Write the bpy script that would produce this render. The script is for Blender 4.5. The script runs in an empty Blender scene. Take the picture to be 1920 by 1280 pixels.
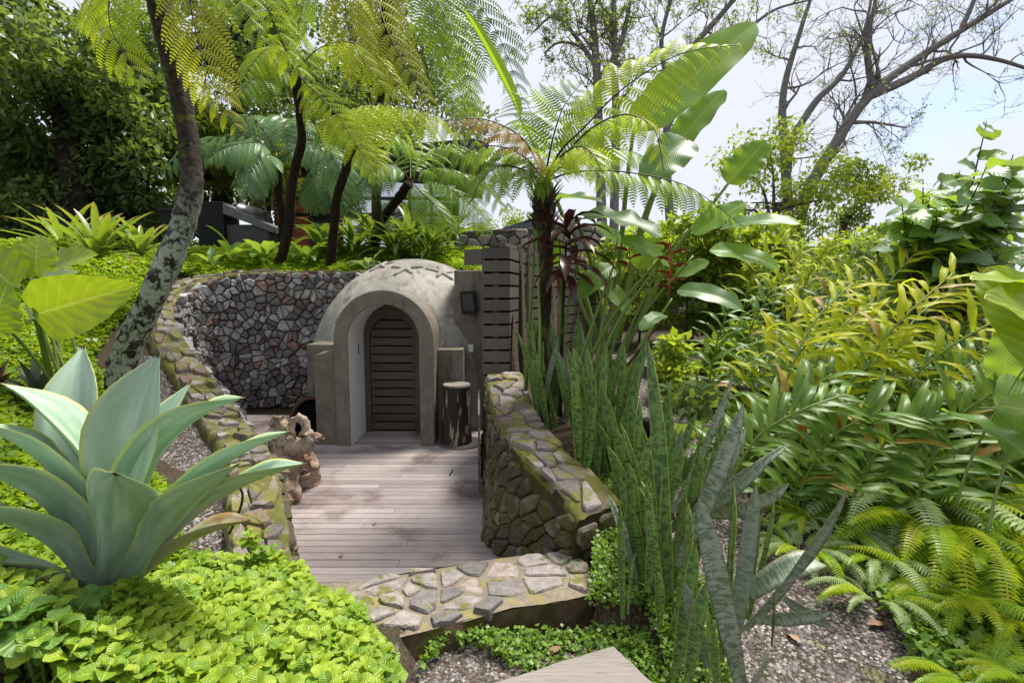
import bpy, math, random
import numpy as np
from mathutils import Vector, Matrix, noise as mnoise

# ------------------------------------------------------------------ camera, sky, sun, exposure
SC = bpy.context.scene
C = SC.collection
R = math.radians
CAM_Z, FOC, TILT = 2.1, 960.0, math.atan(92.0 / 960.0)
cd = bpy.data.cameras.new('camera'); cam = bpy.data.objects.new('camera', cd); C.objects.link(cam)
cam.location = (0, 0, CAM_Z); cam.rotation_euler = (R(90) - TILT, 0, 0)
cd.sensor_width = 36; cd.lens = 18.0; cd.clip_start = 0.05; cd.clip_end = 9000
SC.camera = cam
SUN_EL, SUN_AZ = 64, 48            # azimuth measured from +Y (view direction) towards +X
world = bpy.data.worlds.new('World'); SC.world = world; world.use_nodes = True
wt = world.node_tree; wt.nodes.clear()
w_out = wt.nodes.new('ShaderNodeOutputWorld'); w_bg = wt.nodes.new('ShaderNodeBackground')
w_sky = wt.nodes.new('ShaderNodeTexSky'); w_sky.sky_type = 'NISHITA'; w_sky.sun_disc = False
w_sky.sun_elevation = R(SUN_EL); w_sky.sun_rotation = R(SUN_AZ)
w_co = wt.nodes.new('ShaderNodeTexCoord'); w_map = wt.nodes.new('ShaderNodeMapping')
w_map.inputs['Scale'].default_value = (1.0, 1.0, 2.6)
w_no = wt.nodes.new('ShaderNodeTexNoise'); w_no.inputs['Scale'].default_value = 2.3
w_no.inputs['Detail'].default_value = 7; w_no.inputs['Roughness'].default_value = .55
w_rp = wt.nodes.new('ShaderNodeMapRange'); w_rp.interpolation_type = 'SMOOTHSTEP'
w_rp.inputs['From Min'].default_value = .16; w_rp.inputs['From Max'].default_value = .46
w_mx = wt.nodes.new('ShaderNodeMix'); w_mx.data_type = 'RGBA'
w_mx.inputs['B'].default_value = (4.25, 4.42, 5.05, 1)
w_bg.inputs['Strength'].default_value = .125
wt.links.new(w_co.outputs['Generated'], w_map.inputs['Vector']); wt.links.new(w_map.outputs[0], w_no.inputs['Vector'])
wt.links.new(w_no.outputs['Fac'], w_rp.inputs['Value']); wt.links.new(w_rp.outputs[0], w_mx.inputs['Factor'])
wt.links.new(w_sky.outputs[0], w_mx.inputs['A']); wt.links.new(w_mx.outputs['Result'], w_bg.inputs['Color'])
wt.links.new(w_bg.outputs[0], w_out.inputs['Surface'])
sl = bpy.data.lights.new('sun', 'SUN'); sun = bpy.data.objects.new('sun', sl); C.objects.link(sun)
sl.energy = 4.6; sl.angle = R(18); sl.color = (1, .95, .86)
_sd = Vector((math.sin(R(SUN_AZ)) * math.cos(R(SUN_EL)), math.cos(R(SUN_AZ)) * math.cos(R(SUN_EL)), math.sin(R(SUN_EL))))
sun.rotation_euler = _sd.to_track_quat('Z', 'Y').to_euler()
vs = SC.view_settings; vs.view_transform = 'Standard'; vs.look = 'None'; vs.gamma = 1; vs.exposure = .72
SC.cycles.max_bounces = 8; SC.cycles.transmission_bounces = 6; SC.cycles.diffuse_bounces = 4
SC.cycles.use_denoising = True

# ------------------------------------------------------------------ helpers
rng = random.Random(7); nr = np.random.default_rng(7)
CT, ST = math.cos(TILT), math.sin(TILT)
def P(px, py, Y):                       # a point of the place seen at a pixel of the photograph, Y metres ahead
    u, v = (px - 960) / FOC, (640 - py) / FOC
    d = Vector((u, v * ST + CT, v * CT - ST)); d *= Y / d.y
    return Vector((d.x, d.y, d.z + CAM_Z))
def V3(*a): return Vector(a)
UP = Vector((0, 0, 1))

def mesh(name, V, F, UV=None, mat=None, smooth=True):
    me = bpy.data.meshes.new(name)
    V = np.asarray(V, dtype=np.float32).reshape(-1, 3)
    if isinstance(F, np.ndarray):
        n, k = F.shape
        me.vertices.add(len(V)); me.vertices.foreach_set('co', V.ravel())
        me.loops.add(n * k); me.loops.foreach_set('vertex_index', F.ravel().astype(np.int32))
        me.polygons.add(n); me.polygons.foreach_set('loop_start', np.arange(0, n * k, k, dtype=np.int32))
        me.update(calc_edges=True)
    else:
        me.from_pydata(V.tolist(), [], F); me.update()
    if UV is not None:
        uvl = me.uv_layers.new(name='UVMap'); UV = np.asarray(UV, dtype=np.float32)
        li = np.empty(len(me.loops), dtype=np.int32); me.loops.foreach_get('vertex_index', li)
        uvl.data.foreach_set('uv', UV[li].ravel())
    if smooth: me.polygons.foreach_set('use_smooth', np.ones(len(me.polygons), dtype=bool))
    if mat is not None: me.materials.append(mat)
    return me

def obj(name, me, parent=None, M=None):
    o = bpy.data.objects.new(name, me); C.objects.link(o)
    if parent is not None:
        o.parent = parent
        o.matrix_parent_inverse = WM[parent.name].inverted()
    if M is not None: o.matrix_basis = M
    WM[o.name] = M.copy() if M is not None else Matrix()
    return o
WM = {}
def tag(o, label=None, cat=None, group=None, kind=None):
    for k, v in (('label', label), ('category', cat), ('group', group), ('kind', kind)):
        if v: o[k] = v
    return o
def thing(name, label, cat, loc, group=None, kind=None):
    return tag(obj(name, None, None, Matrix.Translation(Vector(loc))), label, cat, group, kind)

class MB:                                # collects faces of one mesh
    def __init__(s): s.V = []; s.F = []; s.n = 0
    def add(s, V, F):
        V = [tuple(v) for v in V]; s.V += V; s.F += [tuple(i + s.n for i in f) for f in F]; s.n += len(V)
    def box(s, x0, x1, y0, y1, z0, z1):
        s.add([(x0, y0, z0), (x1, y0, z0), (x1, y1, z0), (x0, y1, z0), (x0, y0, z1), (x1, y0, z1), (x1, y1, z1), (x0, y1, z1)],
              [(0, 3, 2, 1), (4, 5, 6, 7), (0, 1, 5, 4), (1, 2, 6, 5), (2, 3, 7, 6), (3, 0, 4, 7)])
    def bbox(s, x0, x1, y0, y1, z0, z1, b=.006):   # box with chamfered vertical and top edges
        def ring(e, z): return [(x0 + e, y0 + b, z), (x0 + b, y0 + e, z), (x1 - b, y0 + e, z), (x1 - e, y0 + b, z), (x1 - e, y1 - b, z), (x1 - b, y1 - e, z), (x0 + b, y1 - e, z), (x0 + e, y1 - b, z)]
        def rtop(z): return [(x0 + b, y0 + b, z)] * 1 + [(x0 + b, y0 + b, z), (x1 - b, y0 + b, z), (x1 - b, y0 + b, z), (x1 - b, y1 - b, z), (x1 - b, y1 - b, z), (x0 + b, y1 - b, z), (x0 + b, y1 - b, z)]
        r0, r1 = ring(0, z0), ring(0, z1 - b)
        t = [(x0 + b, y0 + b, z1), (x1 - b, y0 + b, z1), (x1 - b, y1 - b, z1), (x0 + b, y1 - b, z1)]
        V = r0 + r1 + t; F = [(i, (i + 1) % 8, 8 + (i + 1) % 8, 8 + i) for i in range(8)]
        F += [(8, 9, 16), (9, 10, 17, 16), (10, 11, 17), (11, 12, 18, 17), (12, 13, 18), (13, 14, 19, 18), (14, 15, 19), (15, 8, 16, 19), (16, 17, 18, 19), (7, 6, 5, 4, 3, 2, 1, 0)]
        s.add(V, F)
    def obox(s, a, b, w, h, up=UP):      # a bar from a to b, w wide and h high
        a, b = Vector(a), Vector(b); d = (b - a).normalized(); x = d.cross(up)
        if x.length < 1e-4: x = Vector((1, 0, 0))
        x.normalize(); z = x.cross(d)
        q = [x * (w / 2) * i + z * (h / 2) * j for i, j in ((-1, -1), (1, -1), (1, 1), (-1, 1))]
        s.add([a + v for v in q] + [b + v for v in q], [(3, 2, 1, 0), (4, 5, 6, 7), (0, 1, 5, 4), (1, 2, 6, 5), (2, 3, 7, 6), (3, 0, 4, 7)])
    def tube(s, pts, rad, n=8, bump=0, seed=0, cap=True):
        V, F = tube_geo(pts, rad, n, bump, seed, cap); s.add(V, F)
    def mesh(s, name, mat, smooth=False): return mesh(name, s.V, s.F, None, mat, smooth)
    def obj(s, name, mat, parent=None, smooth=False): return obj(name, s.mesh(name, mat, smooth), parent)

def tube_geo(pts, rad, n=8, bump=0, seed=0, cap=True):
    pts = [Vector(p) for p in pts]; V = []; F = []; r0 = random.Random(seed)
    if not hasattr(rad, '__len__'): rad = [rad] * len(pts)
    x = None
    for i, p in enumerate(pts):
        t = (pts[min(i + 1, len(pts) - 1)] - pts[max(i - 1, 0)])
        t = t.normalized() if t.length > 1e-9 else UP.copy()
        if x is None:
            x = t.cross(Vector((0, 1, 0)))
            if x.length < .1: x = t.cross(Vector((1, 0, 0)))
        x = (x - t * x.dot(t)).normalized(); y = t.cross(x)
        for j in range(n):
            a = 2 * math.pi * j / n; r = rad[i] * (1 + bump * (r0.random() - .5) * 2)
            V.append(p + (x * math.cos(a) + y * math.sin(a)) * r)
    for i in range(len(pts) - 1):
        for j in range(n):
            F.append((i * n + j, i * n + (j + 1) % n, (i + 1) * n + (j + 1) % n, (i + 1) * n + j))
    if cap:
        F.append(tuple(range(n))[::-1]); F.append(tuple((len(pts) - 1) * n + j for j in range(n)))
    return V, F

def spline(ctrl, n):                     # Catmull-Rom through control points
    c = [Vector(p) for p in ctrl]; c = [c[0] * 2 - c[1]] + c + [c[-1] * 2 - c[-2]]; m = len(c) - 3; out = []
    for k in range(n + 1):
        s = k / n * m; i = min(int(s), m - 1); t = s - i
        a, b, d, e = c[i], c[i + 1], c[i + 2], c[i + 3]
        out.append(.5 * ((2 * b) + (d - a) * t + (2 * a - 5 * b + 4 * d - e) * t * t + (3 * b - a - 3 * d + e) * t ** 3))
    return out

def frame(o, d, up=UP, s=1.0, sx=None):
    y = Vector(d).normalized(); x = y.cross(Vector(up))
    if x.length < 1e-4: x = y.cross(Vector((0, -1, .1)))
    x.normalize(); z = x.cross(y); sx = s if sx is None else sx
    return Matrix(((x.x * sx, y.x * s, z.x * s, o[0]), (x.y * sx, y.y * s, z.y * s, o[1]), (x.z * sx, y.z * s, z.z * s, o[2]), (0, 0, 0, 1)))

def leaf_geo(tab, wid=.2, nl=9, nw=4, a0=0., bend=.6, pw=1.2, fold=.25, wave=0., nwave=3, thick=0., twist=0., seed=0, cup=0.):
    """A blade of length 1 along +Y, upper side +Z. tab: [(t, half-width share)]."""
    r0 = random.Random(seed); ts = np.linspace(0, 1, nl + 1); prof = np.interp(ts, [a for a, b in tab], [b for a, b in tab])
    V = []; UV = []; y = z = 0.; rows = []
    ph = r0.random() * 6
    for i, t in enumerate(ts):
        a = a0 - bend * t ** pw
        if i: y += math.cos(a) / nl; z += math.sin(a) / nl
        w = wid * prof[i]; ny, nz = -math.sin(a), math.cos(a); tw = twist * t
        row = []
        for j in range(nw + 1):
            q = j / nw * 2 - 1
            h = fold * abs(q) * w + cup * q * q * w + wave * w * math.sin(ph + nwave * t * 6.283 + (2.1 if q > 0 else 0)) * q * q
            x = q * w * math.cos(tw); h2 = h + q * w * math.sin(tw)
            row.append((x, y + ny * h2, z + nz * h2))
            UV.append((q * .5 + .5, t))
        rows.append(row); V += row
    m = nw + 1
    F = [(i * m + j, i * m + j + 1, (i + 1) * m + j + 1, (i + 1) * m + j) for i in range(nl) for j in range(nw)]
    if thick:
        n0 = len(V)
        for i, t in enumerate(ts):
            a = a0 - bend * t ** pw; ny, nz = -math.sin(a), math.cos(a); th = thick * (1 - t) ** .8 + .0015
            for j in range(m):
                q = j / nw * 2 - 1; k = th * max(0, 1 - q * q) + .0008
                x, yy, zz = rows[i][j]; V.append((x, yy - ny * k, zz - nz * k)); UV.append((q * .5 + .5, t))
        F += [(n0 + i * m + j, n0 + (i + 1) * m + j, n0 + (i + 1) * m + j + 1, n0 + i * m + j + 1) for i in range(nl) for j in range(nw)]
        for i in range(nl):
            F += [(i * m, (i + 1) * m, n0 + (i + 1) * m, n0 + i * m), (i * m + nw, n0 + i * m + nw, n0 + (i + 1) * m + nw, (i + 1) * m + nw)]
    return V, F, UV
LANCE = [(0, .10), (.06, .45), (.2, .85), (.4, 1), (.65, .82), (.85, .42), (1, .0)]
OVATE = [(0, .12), (.05, .55), (.15, .88), (.35, 1), (.6, .86), (.82, .5), (.94, .22), (1, 0)]
HEART = [(0, .62), (.04, .86), (.14, 1), (.35, 1), (.6, .8), (.82, .45), (.94, .18), (1, 0)]
STRAP = [(0, .7), (.1, .75), (.4, 1), (.7, .95), (.9, .55), (1, .0)]
PADDLE = [(0, .05), (.04, .5), (.12, .85), (.3, 1), (.6, .96), (.82, .78), (.94, .45), (1, 0)]
def leaf(name, mat, **k): V, F, UV = leaf_geo(**k); return mesh(name, V, F, UV, mat)

def leafcloud(cen, rad, n, L=.09, W=.04, upb=.5, seed=0, shell=.35):
    """n small pointed leaves filling ellipsoids (cen (k,3), rad (k,3)); returns V, F."""
    g = np.random.default_rng(seed); cen = np.asarray(cen, float); rad = np.asarray(rad, float)
    w = np.prod(rad, axis=1) ** .67; k = g.choice(len(cen), n, p=w / w.sum())
    d = g.normal(size=(n, 3)); d /= np.linalg.norm(d, axis=1)[:, None]
    r = shell + (1 - shell) * g.random(n) ** .6
    c = cen[k] + d * rad[k] * r[:, None]
    return leaves_at(c, L, W, upb, g, d)
def leaves_at(c, L, W, upb, g, out=None, nrm=None):
    n = len(c); t = g.normal(size=(n, 3)) + (0 if out is None else out * .6); t[:, 2] -= .25
    t /= np.linalg.norm(t, axis=1)[:, None]
    u = g.normal(size=(n, 3)) * (1 - upb); u[:, 2] += upb * 1.6
    if nrm is not None: u += nrm * upb
    s = np.cross(t, u); s /= np.linalg.norm(s, axis=1)[:, None] + 1e-9
    nn = np.cross(s, t); sc = (.6 + .8 * g.random(n))[:, None]
    a = c; b = c + (t * L * .45 + s * W * .5 + nn * W * .15) * sc; e = c + t * L * sc - nn * W * .2 * sc; f = c + (t * L * .45 - s * W * .5 + nn * W * .15) * sc
    V = np.stack([a, b, e, f], 1).reshape(-1, 3); F = np.arange(4 * n).reshape(n, 4)
    return V, F

# ------------------------------------------------------------------ materials
class NT:
    def __init__(s, name):
        s.m = bpy.data.materials.new(name); s.m.use_nodes = True; s.t = s.m.node_tree; s.t.nodes.clear()
        s.out = s.t.nodes.new('ShaderNodeOutputMaterial')
    def n(s, ty, props=None, **inp):
        k = s.t.nodes.new('ShaderNode' + ty)
        for a, b in (props or {}).items(): setattr(k, a, b)
        for a, b in inp.items():
            a = a.replace('_', ' ')
            key = int(a[1:]) if a[0] == 'i' and a[1:].isdigit() else a
            if hasattr(b, 'is_output'): s.t.links.new(b, k.inputs[key])
            else:
                try: k.inputs[key].default_value = b
                except Exception: k.inputs[key].default_value = (*b, 1) if len(b) == 3 else b
        return k
    def mix(s, f, a, b, mode='MIX'):
        k = s.t.nodes.new('ShaderNodeMix'); k.data_type = 'RGBA'; k.blend_type = mode
        for q, v in ((0, f), (6, a), (7, b)):
            if hasattr(v, 'is_output'): s.t.links.new(v, k.inputs[q])
            else: k.inputs[q].default_value = v if q == 0 else ((*v, 1) if len(v) == 3 else v)
        return k.outputs[2]
    def math(s, op, a, b=0., c=0.):
        k = s.t.nodes.new('ShaderNodeMath'); k.operation = op
        for q, v in ((0, a), (1, b), (2, c)):
            if hasattr(v, 'is_output'): s.t.links.new(v, k.inputs[q])
            else: k.inputs[q].default_value = v
        return k.outputs[0]
    def rng(s, v, a, b, c=0., d=1., smooth=True):
        k = s.n('MapRange', {'interpolation_type': 'SMOOTHSTEP' if smooth else 'LINEAR'}); s.t.links.new(v, k.inputs[0])
        for q, x in ((1, a), (2, b), (3, c), (4, d)): k.inputs[q].default_value = x
        return k.outputs[0]
    def noise(s, scale, detail=4, rough=.55, vec=None, sc=None, out='Fac', dist=0.):
        k = s.n('TexNoise', Scale=scale, Detail=detail, Roughness=rough, Distortion=dist)
        if vec is None: vec = s.n('TexCoord').outputs['Object']
        if sc is not None:
            mp = s.n('Mapping', Scale=sc); s.t.links.new(vec, mp.inputs['Vector']); vec = mp.outputs[0]
        s.t.links.new(vec, k.inputs['Vector']); return k.outputs[out]
    def pos(s): return s.n('NewGeometry').outputs['Position']
    def bump(s, h, strength=.3, dist=.01): return s.n('Bump', Strength=strength, Distance=dist, Height=h).outputs[0]
    def fin(s, col, rough=.7, normal=None, spec=.5, metal=0., trans=None, tcol=None, emit=None, coat=0.):
        p = s.n('BsdfPrincipled', Base_Color=col, Roughness=rough, Metallic=metal)
        p.inputs['Specular IOR Level'].default_value = spec; p.inputs['Coat Weight'].default_value = coat
        if normal is not None: s.t.links.new(normal, p.inputs['Normal'])
        sh = p.outputs[0]
        if trans:
            tr = s.n('BsdfTranslucent', Color=tcol if tcol is not None else col)
            if normal is not None: s.t.links.new(normal, tr.inputs['Normal'])
            mx = s.n('MixShader'); mx.inputs[0].default_value = trans
            s.t.links.new(sh, mx.inputs[1]); s.t.links.new(tr.outputs[0], mx.inputs[2]); sh = mx.outputs[0]
        s.t.links.new(sh, s.out.inputs['Surface']); return s.m
    def rand(s, island=False):
        return s.n('NewGeometry').outputs['Random Per Island'] if island else s.n('ObjectInfo').outputs['Random']

def leafmat(name, c1, c2, trans=.35, rough=.42, mid=None, veins=0, edge=None, bands=None, island=False, spot=None, tyel=.35, spec=.4, brown=0., vbump=.3, tip=None, waxy=None, vmix=.22, spine=None):
    b = NT(name); r = b.rand(island); no = b.noise(3.0, 3, vec=b.pos())
    f = b.math('ADD', b.math('MULTIPLY', r, .7), b.math('MULTIPLY', no, .45))
    col = b.mix(b.rng(f, .1, .95), c1, c2); normal = None
    if mid or veins or edge or bands or tip or waxy:
        uv = b.n('UVMap').outputs[0]; sp = b.n('SeparateXYZ'); b.t.links.new(uv, sp.inputs[0]) ; u, v = sp.outputs[0], sp.outputs[1]
        au = b.math('ABSOLUTE', b.math('SUBTRACT', u, .5))
        if waxy:
            wn = b.noise(3, 4, vec=uv, sc=(1.6, .8, 1)); col = b.mix(b.rng(wn, .35, .7, 0, .8), col, waxy)
        if veins:
            wv = b.math('SINE', b.math('MULTIPLY', b.math('SUBTRACT', v, b.math('MULTIPLY', au, .55)), veins * 6.283))
            col = b.mix(b.rng(wv, .6, 1., 0, vmix), col, [min(1, x * 1.7 + .03) for x in c2])
            normal = b.bump(wv, vbump, .004)
        if bands:
            bn = b.noise(6, 3, .6, vec=uv, sc=(.28, 8, 1), dist=.8); col = b.mix(b.rng(bn, .47, .545), col, bands)
        if mid: col = b.mix(b.rng(au, .012, .035, .8, 0), col, mid)
        if tip: col = b.mix(b.rng(v, .72, 1.0, 0, .8), col, tip)
        if spine: col = b.mix(b.rng(v, .965, .985, 0, 1), col, spine)
        if edge: col = b.mix(b.rng(au, .44, .475, 0, .9), col, edge)
    if brown:
        bn = b.noise(6, 4, vec=b.pos()); col = b.mix(b.rng(bn, .56, .7, 0, brown), col, (.22, .1, .025))
    if spot:
        sn = b.noise(40, 3, vec=b.pos()); col = b.mix(b.rng(sn, .62, .7, 0, .7), col, spot)
    tc = b.mix(tyel, col, (.5, .62, .02)); tc = b.mix(1., tc, (1.5, 1.5, 1.2), 'MULTIPLY')
    return b.fin(col, rough, normal, spec, trans=trans, tcol=tc)
# ------------------------------------------------------------------ setting materials
def m_plain(name, c, rough=.6, spec=.5, metal=0., var=.25, sc=8):
    b = NT(name); n = b.noise(sc, 5, vec=b.pos()); col = b.mix(b.rng(n, .3, .7, 0, 1), c, [x * (1 - var) for x in c])
    return b.fin(col, rough, b.bump(n, .08, .004), spec, metal)
def m_concrete(name, c1, c2, dark):
    b = NT(name); p = b.pos()
    n1 = b.noise(1.6, 7, .62, p, dist=.6); n2 = b.noise(9, 6, .65, p); n3 = b.noise(2.2, 5, .6, p, sc=(3.2, 3.2, .5)); n4 = b.noise(60, 3, .5, p)
    col = b.mix(b.rng(n1, .32, .66), c1, c2); col = b.mix(b.rng(n2, .45, .7, 0, .5), col, [x * 1.35 for x in c2])
    col = b.mix(b.rng(n3, .50, .68, 0, .75), col, dark); col = b.mix(b.rng(n4, .6, .75, 0, .25), col, dark)
    return b.fin(col, .62, b.bump(n2, .25, .008), .4)
M_CONC = m_concrete('weathered_concrete', (.115, .097, .074), (.175, .152, .122), (.05, .04, .03))
M_DOME = m_concrete('polished_cement_dome', (.22, .197, .172), (.36, .335, .305), (.115, .098, .082))
M_WHITE = m_plain('white_paint', (.8, .8, .8), .5, var=.04)
def m_wood(name, c1, c2, c3, axis=0, stain=.5, rough=.7, grain=1.):
    b = NT(name); p = b.pos(); r = b.rand(); sc = [22, 22, 22]; sc[axis] = 1.1
    off = b.n('CombineXYZ', X=b.math('MULTIPLY', r, 37.), Y=b.math('MULTIPLY', r, 11.), Z=b.math('MULTIPLY', r, 5.)).outputs[0]
    pv = b.n('VectorMath', {'operation': 'ADD'}, i0=p, i1=off).outputs[0]
    g = b.noise(2.4, 6, .62, pv, sc=sc, dist=.4); g2 = b.noise(7, 4, .6, pv, sc=sc); st = b.noise(1.3, 6, .62, p)
    col = b.mix(b.rng(b.math('ADD', b.math('MULTIPLY', g, .7), b.math('MULTIPLY', r, .35)), .3, .75), c1, c2)
    col = b.mix(b.rng(g2, .52, .72, 0, .55 * grain), col, c3); col = b.mix(b.rng(st, .5, .68, 0, stain), col, c3)
    return b.fin(col, rough, b.bump(g2, .35, .003), .35)
M_DECK = m_wood('weathered_deck_board', (.225, .185, .177), (.36, .31, .298), (.075, .046, .04), 0, .8)
M_WALK = m_wood('pale_boardwalk', (.33, .30, .28), (.46, .42, .40), (.16, .13, .12), 0, .4)
M_TREAD = m_wood('pale_tread', (.20, .178, .158), (.29, .262, .236), (.10, .082, .068), 0, .6, grain=1.5)
M_FENCE = m_wood('dark_stained_slat', (.085, .072, .063), (.13, .11, .10), (.045, .036, .03), 0, .45, .55)
M_DOOR = m_wood('dark_door_wood', (.062, .044, .037), (.09, .064, .054), (.035, .024, .02), 0, .3, .45)
M_BLACK = m_plain('black_metal', (.012, .012, .013), .6, .2, var=.2)
M_VOID = m_plain('void_black', (.006, .006, .006), .9, .1, var=.2)  # near-black colour standing in for dark hollow space behind gaps and in openings
def m_stone(name, ramp, moss=0., mossc=((.08, .085, .012), (.16, .15, .02)), up=False, island=False, grain=(.35, .02)):
    b = NT(name); p = b.pos(); r = b.rand(island); cr = b.n('ValToRGB', Fac=r); e = cr.color_ramp; e.interpolation = 'CONSTANT'
    while len(e.elements) < len(ramp): e.elements.new(.5)
    for k, (t, c) in enumerate(ramp): e.elements[k].position = t; e.elements[k].color = (*c, 1)
    n1 = b.noise(14, 6, .65, p); n2 = b.noise(70, 4, .6, p); col = cr.outputs[0]
    col = b.mix(b.rng(n1, .35, .7, 0, .7), col, b.mix(1., col, (1.75, 1.7, 1.65), 'MULTIPLY'))
    col = b.mix(b.rng(n2, .5, .7, 0, .55), col, b.mix(1., col, (.4, .4, .4), 'MULTIPLY'))
    if moss:
        n3 = b.noise(5.5, 6, .65, p); f = n3
        if up:
            z = b.n('SeparateXYZ'); b.t.links.new(b.n('NewGeometry').outputs['Normal'], z.inputs[0])
            f = b.math('ADD', n3, b.math('MULTIPLY', z.outputs[2], .06))
        mc = b.mix(b.noise(12, 4, .5, p), mossc[0], mossc[1]); col = b.mix(b.rng(f, .62 - moss * .3, .74 - moss * .3, 0, .92), col, mc)
    return b.fin(col, .85, b.bump(b.math('ADD', n1, b.math('MULTIPLY', n2, .4)), grain[0] + .3, grain[1]), .3)
RAMP_L = [(0, (.11, .105, .11)), (.14, (.18, .176, .184)), (.3, (.27, .265, .275)), (.46, (.15, .132, .134)), (.58, (.32, .31, .318)), (.78, (.16, .13, .127)), (.90, (.12, .09, .087)), (.975, (.24, .15, .13))]
M_STONE_L = m_stone('volcanic_stone', RAMP_L, .08)
M_STONE_LI = m_stone('volcanic_stone_small', RAMP_L, .08, island=True)
M_MORT_L = m_stone('dark_mortar', [(0, (.06, .052, .048)), (.5, (.075, .065, .06))], .2)
RAMP_C = [(0, (.14, .12, .112)), (.2, (.19, .165, .155)), (.45, (.115, .10, .095)), (.65, (.23, .20, .19)), (.85, (.15, .105, .095))]
M_CAP = m_stone('mossy_cap_stone', RAMP_C, .36, ((.10, .10, .02), (.20, .19, .04)), True)
M_MOSS = m_stone('moss_and_mortar', [(0, (.13, .105, .07)), (.5, (.17, .14, .10))], .62, ((.05, .05, .008), (.145, .15, .016)), True)
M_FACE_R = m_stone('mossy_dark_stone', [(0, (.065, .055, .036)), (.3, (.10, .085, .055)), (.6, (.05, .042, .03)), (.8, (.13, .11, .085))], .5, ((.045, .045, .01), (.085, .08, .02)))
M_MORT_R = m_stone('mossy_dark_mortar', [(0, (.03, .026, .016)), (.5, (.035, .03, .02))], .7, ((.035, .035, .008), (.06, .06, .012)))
M_STEP = m_stone('step_stone', [(0, (.17, .155, .148)), (.3, (.23, .205, .195)), (.6, (.13, .12, .116)), (.8, (.27, .225, .205))], .1, up=True)
M_GROUT = m_stone('cream_mortar', [(0, (.175, .148, .11)), (.5, (.16, .135, .10))], .3, ((.2, .17, .05), (.28, .24, .1)))
M_RISER = m_stone('mossy_step_riser', [(0, (.085, .06, .035)), (.5, (.08, .055, .03))], .42, ((.03, .035, .006), (.08, .09, .01)))
M_STONE_B = m_stone('pale_far_stone', [(0, (.10, .092, .085)), (.3, (.16, .15, .14)), (.6, (.22, .20, .18)), (.85, (.3, .27, .24))], .1)
b = NT('garden_soil'); p = b.pos(); n1 = b.noise(1.2, 6, .6, p); n2 = b.noise(45, 4, .7, p)
col = b.mix(b.rng(n2, .35, .7), (.028, .02, .012), (.09, .068, .048)); col = b.mix(b.rng(n1, .52, .7, 0, .6), col, (.035, .05, .012))
M_SOIL = b.fin(col, .95, b.bump(n2, .6, .02), .2)
def m_bark(name, c1, c2, lichen=0., moss=0., sc=(14, 14, 3.5)):
    b = NT(name); p = b.pos(); n = b.noise(2.2, 6, .65, p, sc=sc); n2 = b.noise(30, 4, .6, p)
    col = b.mix(b.rng(n, .35, .65), c1, c2)
    if moss: col = b.mix(b.rng(b.noise(4.5, 5, .6, p), .66 - .25 * moss, .74 - .25 * moss, 0, .85), col, (.10, .115, .015))
    if lichen:
        z = b.n('SeparateXYZ'); b.t.links.new(p, z.inputs[0]); zf = b.rng(z.outputs[2], 2.5, 3.5, 1, 0)
        l1 = b.noise(9, 6, .6, p, dist=.8); l2 = b.noise(24, 5, .6, p)
        f = b.math('MULTIPLY', b.rng(b.math('ADD', l1, b.math('MULTIPLY', l2, .45)), .64, .78), zf)
        col = b.mix(b.math('MULTIPLY', f, lichen), col, b.mix(l2, (.22, .28, .20), (.50, .54, .45)))
    return b.fin(col, .9, b.bump(b.math('ADD', n, b.math('MULTIPLY', n2, .3)), .9, .03), .25)
M_FERNTRUNK = m_bark('fibrous_fern_trunk', (.012, .008, .006), (.04, .026, .018), sc=(10, 10, 22))
M_MOSSTRUNK = m_bark('mossy_fern_trunk', (.02, .014, .01), (.055, .036, .026), .0, .55, (12, 12, 6))
M_LICHEN = m_bark('lichen_trunk', (.018, .013, .010), (.06, .046, .038), .9, .35, (9, 9, 8))
M_BARKL = m_bark('pale_grey_bark', (.13, .12, .115), (.27, .255, .25), 0, .05)
M_BARK = m_bark('grey_bark', (.05, .042, .036), (.13, .115, .10), 0, .1)
M_BARKD = m_bark('dark_bark', (.012, .01, .008), (.035, .028, .022), 0, .3)

# ------------------------------------------------------------------ lie of the land
LW = [(-1.58, 3.50, .18), (-2.14, 4.50, .52), (-2.66, 5.30, .55), (-3.30, 6.00, .71), (-4.07, 6.80, 1.02), (-4.74, 7.40, 1.39), (-5.30, 8.00, 1.75),
      (-5.62, 8.60, 2.02), (-5.68, 9.20, 2.27), (-5.20, 9.72, 2.46), (-4.10, 9.95, 2.51), (-2.90, 9.95, 2.51), (-1.50, 9.95, 2.51), (-.20, 9.95, 2.51)]
LPATH = spline([Vector(p) for p in LW], 90)
RT = [(-.30, 6.35, 1.08), (-.29, 5.86, 1.05), (-.15, 4.90, .86), (.02, 4.13, .80), (.31, 3.74, .65), (.47, 3.50, .50)]     # top inner edge of the wall by the path
RB = [(-.36, 6.35, 0), (-.31, 5.60, 0), (-.25, 4.75, 0), (-.20, 4.07, 0), (.06, 3.80, 0), (.40, 3.50, 0)]                     # its foot
RTP, RBP = spline([Vector(p) for p in RT], 40), spline([Vector(p) for p in RB], 40)
TCTRL = np.array([(-.35, .5, .5), (-.45, 1.5, .45), (-.62, 2.3, .42), (-1.12, 3.0, .30)] + [tuple(p) for p in LPATH])
THK = .38
COURT = np.array([(p.x, p.y) for p in LPATH] + [(1.29, 9.95), (.17, 7.5), (-.04, 6.5)] + [(p.x + .12, p.y) for p in RTP] + [(.45, 2.86), (-.60, 2.86), (-1.15, 3.15)])
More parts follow.
